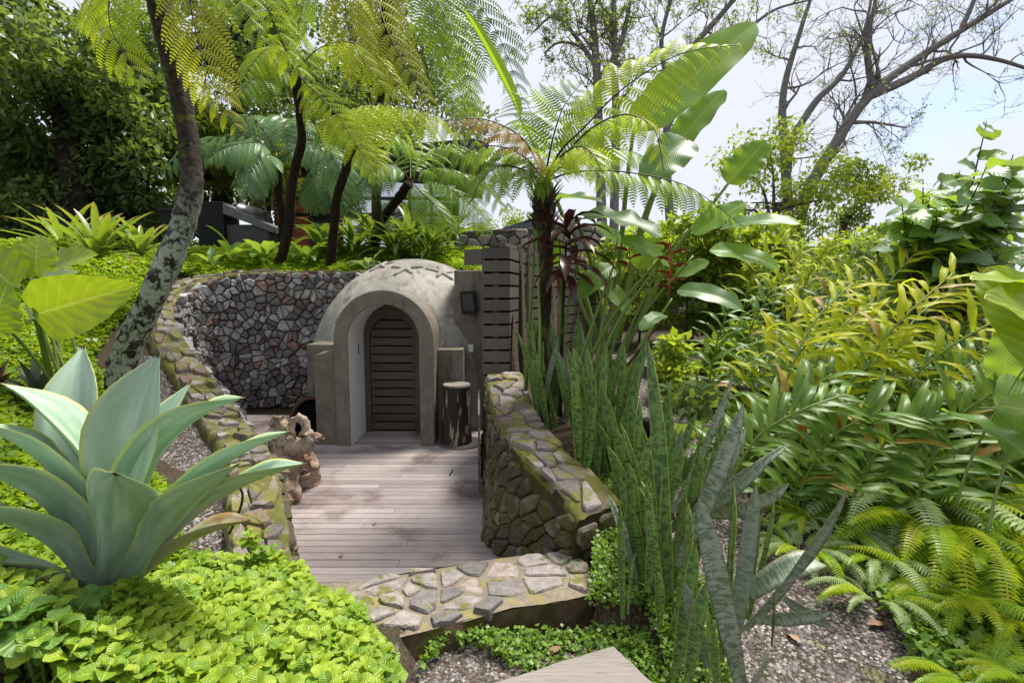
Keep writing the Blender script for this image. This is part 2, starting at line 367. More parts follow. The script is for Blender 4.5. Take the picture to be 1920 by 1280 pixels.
def in_poly(x, y, poly):
    c = np.zeros(x.shape, bool); n = len(poly)
    for i in range(n):
        (x0, y0), (x1, y1) = poly[i], poly[i - 1]
        if y0 == y1: continue
        c ^= ((y0 > y) != (y1 > y)) & (x < (x1 - x0) * (y - y0) / (y1 - y0) + x0)
    return c
def nearest(x, y, pts):
    bd = np.full(x.shape, 1e9); bz = np.zeros(x.shape); by = np.zeros(x.shape)
    for i in range(len(pts) - 1):
        a, b = pts[i], pts[i + 1]; dx, dy = b[0] - a[0], b[1] - a[1]; t = np.clip(((x - a[0]) * dx + (y - a[1]) * dy) / (dx * dx + dy * dy + 1e-9), 0, 1)
        d = np.hypot(x - a[0] - t * dx, y - a[1] - t * dy); m = d < bd
        bd = np.where(m, d, bd); bz = np.where(m, a[2] + t * (b[2] - a[2]), bz); by = np.where(m, a[1] + t * dy, by)
    return bd, bz, by
RLINE = np.array([(.35, -3.), (.35, 2.8), (.40, 3.5), (.33, 3.74), (.1, 4.13), (-.05, 4.9), (-.2, 5.86), (-.2, 6.4), (.0, 6.5), (.2, 7.5), (2.5, 12.5), (2.6, 13.4), (9., 12.6), (9.5, 60.), (400., 400.), (3000., -3000.)])
RPOLY = np.vstack([RLINE, [(3000., -3000.), (.35, -3000.)]])
def terrain(x, y):
    x = np.asarray(x, float); y = np.asarray(y, float); sh = x.shape; x = x.ravel(); y = y.ravel()
    d, zt, yn = nearest(x, y, TCTRL); dd = np.maximum(d - THK, 0)
    f0 = np.interp(yn, [3, 4.2, 8, 9.2], [.0, .85, .7, .05]); sl = np.interp(yn, [3, 5, 8, 9.5], [.5, .8, .62, .34]); cp = np.interp(yn, [3, 5, 8, 9.5], [.55, 1.55, 1.0, .62])
    e = np.maximum(dd - f0, 0); zl = zt - .13 + np.minimum(e * sl, cp) + np.maximum(e - cp / sl, 0) * .04
    zl = np.where(y > 40, zl - (y - 40) * .02, zl)
    zr = np.interp(y, [0, 2.4, 3.5, 5, 8, 13, 40, 400, 3000], [.10, .13, .32, .58, .92, 1.15, 1.2, -8, -60]) + np.clip(x - 1.5, 0, 20) * .02
    pit = (y < 2.9) & (x > -.75) & (x < .8)
    z = np.where(in_poly(x, y, RPOLY), zr, zl)
    z = np.where(pit & (x > -.6), np.minimum(z, .06 + .0 * x), z)
    inside = in_poly(x, y, COURT) | ((d < .16) & (yn > 3.3) & (yn < 10))
    z = np.where(inside & (y > 2.6), -.14, z)
    z = z + .02 * np.sin(x * 3.1 + 1) * np.sin(y * 2.7) * (~inside)
    return z.reshape(sh)
def tz(x, y): return float(terrain(np.array([x]), np.array([y]))[0])
def G(px, py):                          # where the line of sight of a pixel meets the ground
    ys = np.arange(1.5, 40, .03); q = P(px, py, 1.); xs, zs = ys * q.x, CAM_Z + ys * (q.z - CAM_Z); t = terrain(xs, ys); i = int(np.argmax(zs < t))
    return Vector((xs[i], ys[i], t[i]))
def axis(lo, hi, st):
    a = list(np.arange(lo, hi, st)); s = st
    while a[-1] < 2800: s *= 1.35; a.append(a[-1] + s)
    s = st
    while a[0] > -2800: s *= 1.35; a.insert(0, a[0] - s)
    return np.array(a)
gx, gy = axis(-9, 9, .11), axis(0, 14, .11)
XX, YY = np.meshgrid(gx, gy); ZZ = terrain(XX, YY); nx, ny = len(gx), len(gy)
ii = (np.arange(ny - 1)[:, None] * nx + np.arange(nx - 1)[None, :]).ravel()
tag(obj('ground', mesh('ground', np.stack([XX, YY, ZZ], -1).reshape(-1, 3), np.stack([ii, ii + 1, ii + nx + 1, ii + nx], 1), None, M_SOIL)), 'dark soil of the sloping garden under the plants', None, kind='structure')

# ------------------------------------------------------------------ stones
def voronoi(u0, u1, v0, v1, su, sv, jit, seed, drop=0.):
    g = random.Random(seed); pts = []; nu, nv = max(1, round((u1 - u0) / su)), max(1, round((v1 - v0) / sv)); su, sv = (u1 - u0) / nu, (v1 - v0) / nv
    for j in range(-1, nv + 1):
        for i in range(-1, nu + 2):
            if g.random() < drop: continue
            pts.append((u0 + (i + .5 + (.5 if j % 2 else 0) - .25 + jit * (g.random() - .5)) * su, v0 + (j + .5 + jit * (g.random() - .5)) * sv))
    out = []
    for a in pts:
        if not (u0 <= a[0] <= u1 and v0 <= a[1] <= v1): continue
        poly = [(max(u0, a[0] - 2 * su), max(v0, a[1] - 2 * sv)), (min(u1, a[0] + 2 * su), max(v0, a[1] - 2 * sv)), (min(u1, a[0] + 2 * su), min(v1, a[1] + 2 * sv)), (max(u0, a[0] - 2 * su), min(v1, a[1] + 2 * sv))]
        for q in pts:
            if q is a or abs(q[0] - a[0]) > 2.6 * su or abs(q[1] - a[1]) > 2.6 * sv: continue
            nxv, nyv = q[0] - a[0], q[1] - a[1]; c = (q[0] ** 2 + q[1] ** 2 - a[0] ** 2 - a[1] ** 2) / 2; new = []
            for k in range(len(poly)):
                p0, p1 = poly[k - 1], poly[k]; s0, s1 = p0[0] * nxv + p0[1] * nyv - c, p1[0] * nxv + p1[1] * nyv - c
                if s0 * s1 < 0: t = s0 / (s0 - s1); new.append((p0[0] + t * (p1[0] - p0[0]), p0[1] + t * (p1[1] - p0[1])))
                if s1 <= 0: new.append(p1)
            poly = new
            if len(poly) < 3: break
        if len(poly) >= 3: out.append(poly)
    return out
def stone_geo(poly, fmap, h, gap, seed, flat=.75):
    g = random.Random(seed); cx = sum(p[0] for p in poly) / len(poly); cy = sum(p[1] for p in poly) / len(poly)
    q = []
    for k in range(len(poly)):
        a, b = poly[k], poly[(k + 1) % len(poly)]; L = math.hypot(b[0] - a[0], b[1] - a[1])
        if L < .012: q.append(a); continue
        for t in (.14, .86): q.append((a[0] + (b[0] - a[0]) * t, a[1] + (b[1] - a[1]) * t))
    r = [math.hypot(x - cx, y - cy) for x, y in q]
    if min(r) < .01: return None
    n = len(q); V = []
    hs = [h * (.85 + .4 * g.random()) for _ in q]
    for sc, hh in ((1., None), (.97, .62), (flat, 1.)):
        for k, (x, y) in enumerate(q):
            s = max(.2, 1 - gap / r[k]) * (sc if hh is None else sc * (.94 + .1 * g.random()))
            V.append(fmap(cx + (x - cx) * s, cy + (y - cy) * s, -.03 if hh is None else hs[k] * hh))
    V.append(fmap(cx, cy, h * (.95 + .25 * g.random())))
    F = [(j * n + i, j * n + (i + 1) % n, (j + 1) * n + (i + 1) % n, (j + 1) * n + i) for j in (0, 1) for i in range(n)] + [(2 * n + i, 2 * n + (i + 1) % n, 3 * n) for i in range(n)]
    return V, F
def put_stones(parent, polys, fmap, mat, mat_rest, h, gap, name='stone', keep=None, limit=300, seed=0, flat=.75):
    lst = []
    for k, poly in enumerate(polys):
        if keep is not None:
            poly = keep(poly)
            if poly is None: continue
        g = stone_geo(poly, fmap, h * (.6 + .8 * random.Random(seed + k).random()), gap, seed * 1000 + k, flat)
        if g is None: continue
        V, F = g; c = V[-1]; y = max(c.y, .5); sp = (V[0] - V[len(V) // 6]).length / y
        lst.append((-sp if -1.2 < c.x / y < 1.2 else 0, k, V, F))
    lst.sort(key=lambda t: t[:2]); rest = MB()
    for i, (_, k, V, F) in enumerate(lst):
        if i < limit: obj(name, mesh(name, V, F, None, mat, False), parent)
        else: rest.add(V, F)
    if rest.n: rest.obj('small_' + name + 's', mat_rest, parent)['kind'] = 'stuff'
def cum(path):
    s = [0.]
    for a, b in zip(path, path[1:]): s.append(s[-1] + math.hypot(b.x - a.x, b.y - a.y))
    return s
class Wall:
    """A wall of varying height between a foot line and a top line; the face looks to the right of its run when side = 1."""
    def __init__(s, top, foot, side, thick, zfoot=-.12):
        s.top, s.foot, s.s, s.side, s.th, s.zf = top, foot, cum(top), side, thick, zfoot; s.L = s.s[-1]
        s.nrm = []
        for i in range(len(top)):
            t = top[min(i + 1, len(top) - 1)] - top[max(0, i - 1)]; s.nrm.append(Vector((t.y, -t.x, 0)).normalized() * side)
    def at(s, u):
        u = min(max(u, 0), s.L); i = min(int(np.searchsorted(s.s, u, 'right')) - 1, len(s.top) - 2); t = (u - s.s[i]) / max(1e-6, s.s[i + 1] - s.s[i])
        return s.top[i].lerp(s.top[i + 1], t), s.foot[i].lerp(s.foot[i + 1], t), s.nrm[i].lerp(s.nrm[i + 1], t).normalized()
    def H(s, u): return s.at(u)[0].z
    def face(s, u, v, h):
        T, B, n = s.at(u); B = Vector((B.x, B.y, 0)); return B.lerp(T, v / max(.05, T.z)) + n * h
    def cap(s, u, w, h):
        T, B, n = s.at(u); return T - n * w + Vector((0, 0, h))
    def core(s, mat, mat_top, parent):
        m = MB(); t = MB(); N = len(s.top)
        for i in range(N):
            T, B, n = s.top[i], s.foot[i], s.nrm[i]; F0 = Vector((B.x, B.y, s.zf)); Bk = T - n * s.th; jig = .02 * math.sin(i * 1.7)
            m.V += [F0, T - Vector((0, 0, .004)), Bk - Vector((0, 0, .004)), Vector((Bk.x, Bk.y, s.zf - .3))]
        for i in range(N - 1):
            for j in range(3): m.F.append((i * 4 + j, i * 4 + j + 1, i * 4 + j + 5, i * 4 + j + 4))
        m.F += [(0, 1, 2, 3), tuple((N - 1) * 4 + k for k in (3, 2, 1, 0))]
        K = 12; NB = int(s.L / .04)
        for i in range(NB + 1):
            T, B, n = s.at(s.L * i / NB)
            for j in range(K + 1):
                w = (j - 1) / (K - 3) * s.th; q = T - n * min(max(w, -.012), s.th + .03)
                q = q + Vector((0, 0, .005 if 1 <= j <= K - 2 else (-.06 if j == 0 else -.09 * (j - K + 2))))
                t.V.append(q + mnoise.noise_vector(q * 6) * .022 + mnoise.noise_vector(q * 19) * .014)
        for i in range(NB):
            for j in range(K): a = i * (K + 1) + j; t.F.append((a, a + 1, a + K + 2, a + K + 1))
        m.n, t.n = len(m.V), len(t.V)
        m.obj('mortar_core', mat, parent); t.obj('moss_bed', mat_top, parent, True)

# left retaining wall (curved)
W1 = Wall(LPATH, [p + Vector((0, 0, 0)) for p in LPATH], 1, THK)
for i, n in enumerate(W1.nrm): W1.foot[i] = W1.top[i] + n * .06 * min(1, W1.top[i].z)
wl = thing('retaining_wall', 'curved volcanic stone retaining wall with mossy sloping top around the sunken deck', 'wall', (-4, 7, 0), kind='thing')
W1.core(M_MORT_L, M_MOSS, wl)
def keep1(poly, near=False):
    cu = sum(p[0] for p in poly) / len(poly); cv = sum(p[1] for p in poly) / len(poly)
    if near != (cu < 2.7): return None
    if cv > W1.H(cu) - .04: return None
    return [(u, min(v, W1.H(u) - .015)) for u, v in poly]
put_stones(wl, voronoi(0, W1.L - 1.0, -.13, 2.6, .138, .125, 1.15, 3, .16), W1.face, M_STONE_L, M_STONE_LI, .085, .004, keep=keep1, seed=1, limit=260)
put_stones(wl, voronoi(0, W1.L - 1.0, -.13, 2.6, .138, .125, 1.15, 3, .16), W1.face, M_FACE_R, M_FACE_R, .05, .004, keep=lambda p: keep1(p, True), seed=1, limit=40)
def keepc(poly):
    g = random.Random(int(poly[0][0] * 1000)); return poly if g.random() < .8 else None
put_stones(wl, voronoi(.05, 8.6, .005, THK - .005, .17, .115, 1.1, 5, .15), W1.cap, M_CAP, M_CAP, .045, .008, 'cap_stone', keepc, seed=2, flat=.88)

# wall between deck and path
W2 = Wall(RTP, RBP, 1, .43)
wr = thing('garden_wall', 'low mossy rubble wall sloping down beside the wooden deck', 'wall', (0, 4.8, 0), kind='thing')
W2.core(M_MORT_R, M_MOSS, wr)
def keep2(poly):
    cu = sum(p[0] for p in poly) / len(poly); cv = sum(p[1] for p in poly) / len(poly)
    if cv > W2.H(cu) - .05: return None
    return [(u, min(v, W2.H(u) - .015)) for u, v in poly]
put_stones(wr, voronoi(0, W2.L, .0, 1.1, .105, .125, 1.15, 8, .2), W2.face, M_FACE_R, M_FACE_R, .032, .004, keep=keep2, seed=3)
put_stones(wr, voronoi(0, W2.L + .0, .0, .435, .19, .15, 1.15, 9, .12), W2.cap, M_CAP, M_CAP, .032, .008, 'cap_stone', lambda p: p if random.Random(int(p[0][0] * 997)).random() < .9 else None, seed=4, flat=.86)
# its end, facing the camera
T0, n0 = RTP[-1], W2.nrm[-1]
def endmap(u, v, h):
    a = T0 - n0 * u; return Vector((a.x + .02 * h, a.y - .005 - h, v))
def keepe(poly): return [(u, min(v, .48)) for u, v in poly]
put_stones(wr, voronoi(-.02, .43, -.05, .49, .21, .2, .7, 11), endmap, M_FACE_R, M_FACE_R, .045, .006, keep=keepe, seed=5)

# far garden wall
fw_pts = spline([Vector((-1.75, 14.0, 3.62)), Vector((-1.2, 13.6, 3.68)), Vector((.4, 13.3, 3.72)), Vector((2.4, 13.0, 3.72)), Vector((4., 12.9, 3.0)), Vector((7.5, 12.6, 2.75))], 40)
W3 = Wall(fw_pts, [Vector((p.x, p.y, 0)) for p in fw_pts], 1, .4, .9)
wf = thing('boundary_wall', 'far pale stone wall above the slatted fence', 'wall', (2, 13.2, 1.1), kind='thing')
W3.core(M_MORT_L, M_MORT_L, wf)
def keep3(poly):
    cu = sum(p[0] for p in poly) / len(poly); cv = sum(p[1] for p in poly) / len(poly)
    if cv > W3.H(cu) - .06 or cv < 1.6: return None
    return [(u, min(v, W3.H(u) - .0)) for u, v in poly]
put_stones(wf, voronoi(0, W3.L, 1.5, 3.8, .30, .27, .8, 13), W3.face, M_STONE_B, M_STONE_B, .06, .014, keep=keep3, seed=6)

# ------------------------------------------------------------------ deck, step, slab
deck = tag(obj('deck', None, None, Matrix.Translation((-1.3, 5.4, 0))), 'weathered greyish pink board deck in front of the arched door', None, kind='structure')
lx = np.array([(p.y, p.x) for p in LPATH[:60]]); rxb = np.array(sorted([(p.y, p.x) for p in RBP]))
y = 3.02; k = 0
while y < 8.6:
    wd = .0975 + .004 * rng.random()
    x0 = float(np.interp(y, lx[:, 0], lx[:, 1])) - .12; x1 = float(np.interp(y, rxb[:, 0], rxb[:, 1])) + .1
    x0 = max(x0, -5.5); cuts = [x0, x1]
    if k % 3 == 1: cuts = [x0, x0 + (x1 - x0) * (.35 + .3 * rng.random()), x1]
    for a, c in zip(cuts, cuts[1:]):
        m = MB(); zj = -.002 * rng.random(); m.bbox(a + .001, c - .001, y, y + wd, -.03 + zj, zj, .004); m.obj('plank', M_DECK, deck)
    y += wd + .0075; k += 1
m = MB(); m.box(-5.2, .2, 3.0, 8.6, -.1, -.055); m.obj('joist_bed', M_VOID, deck)
m = MB(); m.obox((-.72, 5.72, .006), (-.70, 5.9, .006), .012, .006); tag(m.obj('twig', M_BARKD), 'short dark twig lying on the deck boards', 'twig')

def stp(px, py, z):
    q = P(px, py, 1); t = (z - CAM_Z) / (q.z - CAM_Z); return Vector((q.x * t, t, z))
step = thing('stone_step', 'low wide step of grey stones set in cream mortar', 'step', (-.2, 3.2, 0))
out = [stp(*a, .2) for a in ((560, 1096), (660, 1092), (780, 1070), (905, 1052), (990, 1040), (1078, 1036), (1102, 1060), (1112, 1112), (1040, 1128), (960, 1142), (860, 1165), (745, 1196), (690, 1170), (610, 1150))]
n = len(out); m = MB(); ctr = sum(out, Vector()) / n
V = [p + Vector((0, 0, .012 * math.sin(i * 2.3))) for i, p in enumerate(out)] + [ctr.lerp(p, .75) + Vector((0, 0, .012)) for p in out] + [ctr + Vector((0, 0, .02))]
m.add(V, [(i, (i + 1) % n, n + (i + 1) % n, n + i) for i in range(n)] + [(n + i, n + (i + 1) % n, 2 * n) for i in range(n)]); m.obj('mortar_bed', M_GROUT, step, True)
m = MB(); Vr = []
fine = spline(out + [out[0]], 150)[:-1]; nf = len(fine)
for dz in (-.001, -.03, -.06, -.1, -.14, -.19, -.3):
    for p in fine:
        q = Vector((ctr.x + (p.x - ctr.x) * (1.0 - .10 * dz), ctr.y + (p.y - ctr.y) * (1.0 - .10 * dz), p.z + dz)); Vr.append(q + (mnoise.noise_vector(q * 7) * .03 + mnoise.noise_vector(q * 22) * .012) * (1 if dz < -.01 else .3))
m.add(Vr, [(r * nf + i, (r + 1) * nf + i, (r + 1) * nf + (i + 1) % nf, r * nf + (i + 1) % nf) for r in range(6) for i in range(nf)]); m.obj('riser', M_RISER, step, True)
opoly = np.array([(p.x, p.y) for p in out])
def keeps(poly):
    c = np.mean(poly, 0)
    if not in_poly(np.array([c[0]]), np.array([c[1]]), opoly)[0]: return None
    q = []
    for a in poly:
        t = 1.
        while t > .3 and not in_poly(np.array([c[0] + (a[0] - c[0]) * t]), np.array([c[1] + (a[1] - c[1]) * t]), opoly)[0]: t -= .08
        q.append((c[0] + (a[0] - c[0]) * t, c[1] + (a[1] - c[1]) * t))
    return q
put_stones(step, voronoi(-1.6, .62, 2.7, 3.75, .225, .155, 1.15, 21, .1), lambda u, v, h: Vector((u, v, .205 + h)), M_STEP, M_STEP, .024, .015, keep=keeps, seed=7, flat=.9)

tr = thing('stepping_slab', 'pale wooden stepping slab cut by the lower edge of the photo', 'slab', (.2, 2.3, .2))
a, b2, c2, d2 = [stp(*q, .26) for q in ((905, 1284), (1150, 1208), (1240, 1290), (1000, 1420))]
m = MB(); pl = []
for s_, e_ in ((a, b2), (b2, c2), (c2, d2), (d2, a)):
    for k in range(18): q = s_.lerp(e_, k / 18); pl.append(q + mnoise.noise_vector(q * 9) * .010 + mnoise.noise_vector(q * 40) * .004)
NP = len(pl); inn = sum(pl, Vector()) / NP
V = [Vector((p.x, p.y, -.05)) for p in pl] + [p - Vector((0, 0, .014)) for p in pl] + [Vector((*p.lerp(inn, .03).xy, .26)) for p in pl]
m.add(V, [(r * NP + i, r * NP + (i + 1) % NP, (r + 1) * NP + (i + 1) % NP, (r + 1) * NP + i) for r in (0, 1) for i in range(NP)] + [tuple(range(2 * NP, 3 * NP))]); m.obj('tread', M_TREAD, tr)

# ------------------------------------------------------------------ domed sweat bath
dm = thing('domed_hut', 'small domed cement hut with arched entrance and starfish reliefs', 'hut', (-1.75, 8.3, 0))
DC = Vector((-1.72, 9.05, .70)); DA, DB = 1.76, 1.98
def dome_pt(az, z, off=0.):
    t = (z - DC.z) / DB; r = (DA + off) * math.sqrt(max(0, 1 - t * t)) if t > 0 else DA + off
    return Vector((DC.x + r * math.sin(az), DC.y - r * math.cos(az), z + off * max(0, t)))
V = []; NA, NZ = 144, 48
for j in range(NZ + 1):
    a = j / NZ * math.pi / 2; z = DC.z + DB * math.sin(a); r = DA * math.cos(a)
    for i in range(NA): V.append((DC.x + r * math.sin(i / NA * 6.2832), DC.y - r * math.cos(i / NA * 6.2832), z))
F = [(j * NA + i, j * NA + (i + 1) % NA, (j + 1) * NA + (i + 1) % NA, (j + 1) * NA + i) for j in range(NZ) for i in range(NA)]
NV0 = len(V)
nv = len(V); V += [(DC.x + DA * math.sin(i / NA * 6.2832), DC.y - DA * math.cos(i / NA * 6.2832), -.05) for i in range(NA)]
F += [(nv + i, nv + (i + 1) % NA, (i + 1) % NA, i) for i in range(NA)]
AX, AY0, AY1 = -1.735, 6.87, 8.0; RO, RI = .675, .478; ZS = 1.46
def in_arch(v, r=.58): return v[1] < DC.y and abs(v[0] - AX) < r and (v[2] < ZS or math.hypot(v[0] - AX, v[2] - ZS) < r)
F = [f for f in F if not all(in_arch(V[i]) for i in f)]
obj('dome', mesh('dome', V, F, None, M_DOME), dm)
def arch_pts(r, n=28): return [(AX - r, 0.)] + [(AX - r * math.cos(math.pi * k / n), ZS + r * math.sin(math.pi * k / n)) for k in range(n + 1)] + [(AX + r, 0.)]
po, pi_ = arch_pts(RO), arch_pts(RI); n = len(po); m = MB()
b = .012
def rowp(pts, y, e, sgn): return [Vector((AX + (x - AX) * (1 + sgn * e / max(.1, math.hypot(x - AX, max(0, z - ZS)))), y, z + (sgn * e * (z - ZS) / RO if z > ZS else 0))) for x, z in pts]
rows = [[Vector((x, AY1, z)) for x, z in po], [Vector((x, AY0 + b, z)) for x, z in po], rowp(po, AY0, b, -1), rowp(pi_, AY0, b, 1), [Vector((x, AY0 + b, z)) for x, z in pi_]]
V = [v for r in rows for v in r]; m.add(V, [(r * n + i, (r + 1) * n + i, (r + 1) * n + i + 1, r * n + i + 1) for r in range(4) for i in range(n - 1)])
me = m.mesh('arch_porch', M_CONC, False); obj('arch_porch', me, dm)
m = MB(); V = [Vector((x, y, z)) for y in (AY0 + b, 7.9) for x, z in pi_]; m.add(V, [(i, n + i, n + i + 1, i + 1) for i in range(n - 1)]); m.obj('white_reveal', M_WHITE, dm, True)
# side blocks and tall pier
m = MB(); a, b_, h0, h1 = -2.70, -2.41, 1.235, 1.33
m.add([(a, 6.93, -.05), (b_, 6.93, -.05), (b_, 8.2, -.05), (a + .05, 8.2, -.05), (a, 6.93, h0), (b_, 6.93, h1), (b_, 8.2, h1 + .03), (a + .05, 8.2, h1 + .02)], [(0, 1, 5, 4), (1, 2, 6, 5), (2, 3, 7, 6), (3, 0, 4, 7), (4, 5, 6, 7)]); m.obj('side_block', M_CONC, dm)
m = MB(); m.bbox(-2.95, -2.45, 7.3, 8.4, -.05, 1.36, .01); m.obj('side_block', M_CONC, dm)
m = MB(); m.bbox(-1.06, -.70, 7.22, 8.3, -.05, 1.295, .008); m.obj('side_block', M_CONC, dm)
m = MB(); m.bbox(-.87, -.36, 7.75, 8.3, -.05, 2.43, .01); m.obj('tall_pier', M_CONC, dm)
m = MB(); m.bbox(-1.02, -.865, 7.8, 8.3, .5, 1.67, .006); m.obj('pier_shoulder', M_CONC, dm)
# starfish reliefs
def star(az, z, r, rot, seed):
    g = random.Random(seed); c = dome_pt(az, z); e = .01
    tx = (dome_pt(az + e, z) - dome_pt(az - e, z)).normalized(); tz_ = (dome_pt(az, z + e) - dome_pt(az, z - e)).normalized(); nn = tx.cross(tz_)
    if nn.y > 0: nn = -nn
    pts = []
    for k in range(5):
        a = rot + k * 1.2566 + .12 * (g.random() - .5); L = r * (.85 + .3 * g.random())
        for da, q in ((-.5, .36), (-.17, .72), (-.08, .98), (.08, .98), (.17, .72), (.5, .36)): pts.append((a + da, L * q))
    V = []
    for lev, s in ((-.03, 1.), (.016, 1.), (.028, .8)):
        for a, q in pts: V.append(project_dome(c + (tx * math.cos(a) + tz_ * math.sin(a)) * q * s, lev))
    V.append(project_dome(c, .03)); n = len(pts)
    return V, [(j * n + i, j * n + (i + 1) % n, (j + 1) * n + (i + 1) % n, (j + 1) * n + i) for j in (0, 1) for i in range(n)] + [(2 * n + i, 2 * n + (i + 1) % n, 3 * n) for i in range(n)]
def project_dome(p, off):
    d = p - DC; k = 1 / math.sqrt((d.x ** 2 + d.y ** 2) / DA ** 2 + d.z ** 2 / DB ** 2); q = DC + d * k
    nrm = Vector((d.x / DA ** 2, d.y / DA ** 2, d.z / DB ** 2)).normalized(); return q + nrm * off
for az, z, r, rot, sd in ((.02, 2.49, .26, .35, 1), (.72, 2.43, .24, .1, 2), (-.75, 2.54, .22, .9, 3), (2.2, 2.45, .22, .3, 4)):
    V, F = star(az, z, r, rot, sd); obj('starfish_relief', mesh('starfish', V, F, None, M_DOME, True), dm)
# door
dr = obj('door', None, dm); DX = -1.79; DY = 7.60
pf = arch_pts(.56); ZS -= .05; pfi = arch_pts(.335); off = DX - AX
m = MB(); V = [Vector((x + off, y, z)) for pts, y in ((pf, DY + .02), (pf, DY), (pfi, DY), (pfi, DY + .05)) for x, z in pts]
m.add(V, [(r * n + i, (r + 1) * n + i, (r + 1) * n + i + 1, r * n + i + 1) for r in range(3) for i in range(n - 1)]); m.obj('door_frame', M_DOOR, dr)
m = MB(); pb = arch_pts(.34); V = [Vector((x + off, DY + .055, z)) for x, z in pb]; m.add(V, [tuple(range(len(V)))]); m.obj('backing', M_VOID, dr)
z = .03; pit = .1285
while z < ZS + .33:
    zt = min(z + pit - .022, ZS + .335)
    def hw(zz): return .328 if zz < ZS else math.sqrt(max(.0009, .328 ** 2 - (zz - ZS) ** 2))
    h0, h1 = hw(z), hw(zt); m = MB()
    m.add([(DX - h0, DY + .02, z), (DX + h0, DY + .02, z), (DX + h1, DY + .02, zt), (DX - h1, DY + .02, zt), (DX - h0, DY + .05, z), (DX + h0, DY + .05, z), (DX + h1, DY + .05, zt), (DX - h1, DY + .05, zt)], [(0, 1, 2, 3), (3, 2, 6, 7), (0, 4, 5, 1), (1, 5, 6, 2), (0, 3, 7, 4)]); m.obj('slat', M_DOOR, dr)
    m = MB(); m.box(DX - h0 + .012, DX - h0 + .035, DY + .019, DY + .05, zt, min(zt + .022, ZS + .34)); m.box(DX + h0 - .035, DX + h0 - .012, DY + .019, DY + .05, zt, min(zt + .022, ZS + .34)); m.obj('spacer', M_DOOR, dr)
    z += pit
ZS += .05
m = MB(); m.box(-2.207, -2.2, 7.3, 7.312, 1.22, 1.36); m.obj('reveal_slot', M_BLACK, dm)
# wall lamp and light switch on the pier
sp = thing('wall_lamp', 'tilted dark box lamp fixed to the concrete pier', 'lamp', (-.6, 7.72, 1.9))
q = [P(862, 547, 7.69), P(889, 545, 7.63), P(893, 587, 7.63), P(866, 588, 7.69)]; q2 = [p + Vector((.015, .12, 0)) for p in q]
m = MB(); m.add(q + q2, [(3, 2, 1, 0), (0, 1, 5, 4), (1, 2, 6, 5), (2, 3, 7, 6), (3, 0, 4, 7)]); m.obj('lamp_body', M_BLACK, sp)
m = MB(); q3 = [p + Vector((.0, -.006, 0)) for p in (q[0].lerp(q[2], .12), q[1].lerp(q[3], .12), q[2].lerp(q[0], .12), q[3].lerp(q[1], .12))]; m.add(q3, [(3, 2, 1, 0)]); m.obj('lamp_glass', m_plain('smoky_panel', (.035, .037, .04), .25), sp)
sw = thing('light_switch', 'small white light switch on the concrete pier', 'switch', P(883, 653, 7.74))
c = P(883, 653, 7.74); m = MB(); m.bbox(c.x - .035, c.x + .035, c.y - .012, c.y + .01, c.z - .058, c.z + .058, .004); m.obj('plate', M_WHITE, sw)
m = MB(); m.box(c.x - .014, c.x + .014, c.y - .02, c.y - .012, c.z - .025, c.z + .03); m.obj('rocker', M_WHITE, sw)
# fire mouth left of the hut
fm = thing('fire_mouth', 'black round fire opening with clay rim between stone wall and hut', 'oven', (-2.95, 7.7, 0))
m = MB(); V = []; n = 16
for yy, s in ((7.15, 1.), (7.15, .9), (7.55, .85)):
    for k in range(n + 1): a = math.pi * k / n; V.append((-2.85 - .34 * s * math.cos(a), yy, max(0, .18 + .46 * s * math.sin(a)) if 0 < k < n else -.05))
m.add(V, [(r * (n + 1) + i, (r + 1) * (n + 1) + i, (r + 1) * (n + 1) + i + 1, r * (n + 1) + i + 1) for r in range(2) for i in range(n)]); m.obj('clay_rim', m_plain('clay', (.10, .045, .03), .85), fm)
m = MB(); m.add([(v[0], 7.25, v[2]) for v in V[n + 1:2 * n + 2]], [tuple(range(n + 1))]); m.obj('dark_mouth', M_VOID, fm)
# stump stool
stm = thing('stump_stool', 'dark tree stump stool with peeled pale streaks beside the arch', 'stool', (-.77, 7.0, 0))
b = NT('peeled_stump'); p = b.pos(); nn = b.noise(3.2, 4, .55, p, sc=(5, 5, .9)); f = b.rng(nn, .55, .60); g2 = b.noise(5, 5, .6, p, sc=(14, 14, 1.5))
M_STUMP = b.fin(b.mix(f, b.mix(g2, (.012, .010, .009), (.045, .036, .03)), (.34, .27, .19)), .75, b.bump(g2, .6, .015), .3)
b = NT('stump_top'); nn = b.noise(9, 5, .6, b.pos()); M_STOP = b.fin(b.mix(nn, (.12, .105, .085), (.26, .23, .19)), .8, b.bump(nn, .3, .01), .3)
m = MB(); m.tube([(-.77, 7.0, -.03), (-.77, 7.0, .12), (-.775, 7.0, .45), (-.765, 7.0, .78), (-.765, 7.0, .825)], [.215, .205, .19, .185, .19], 20, .03, 3, False); m.obj('trunk_log', M_STUMP, stm, True)
m = MB(); m.tube([(-.765, 7.0, .815), (-.765, 7.0, .84)], [.195, .188], 20, .03, 4); m.obj('top_disc', M_STOP, stm)
m = MB(); m.tube([(-.72, 7.0, .003), (-.72, 7.0, .02)], [.32, .31], 28); m.obj('base_disc', M_FENCE, stm)

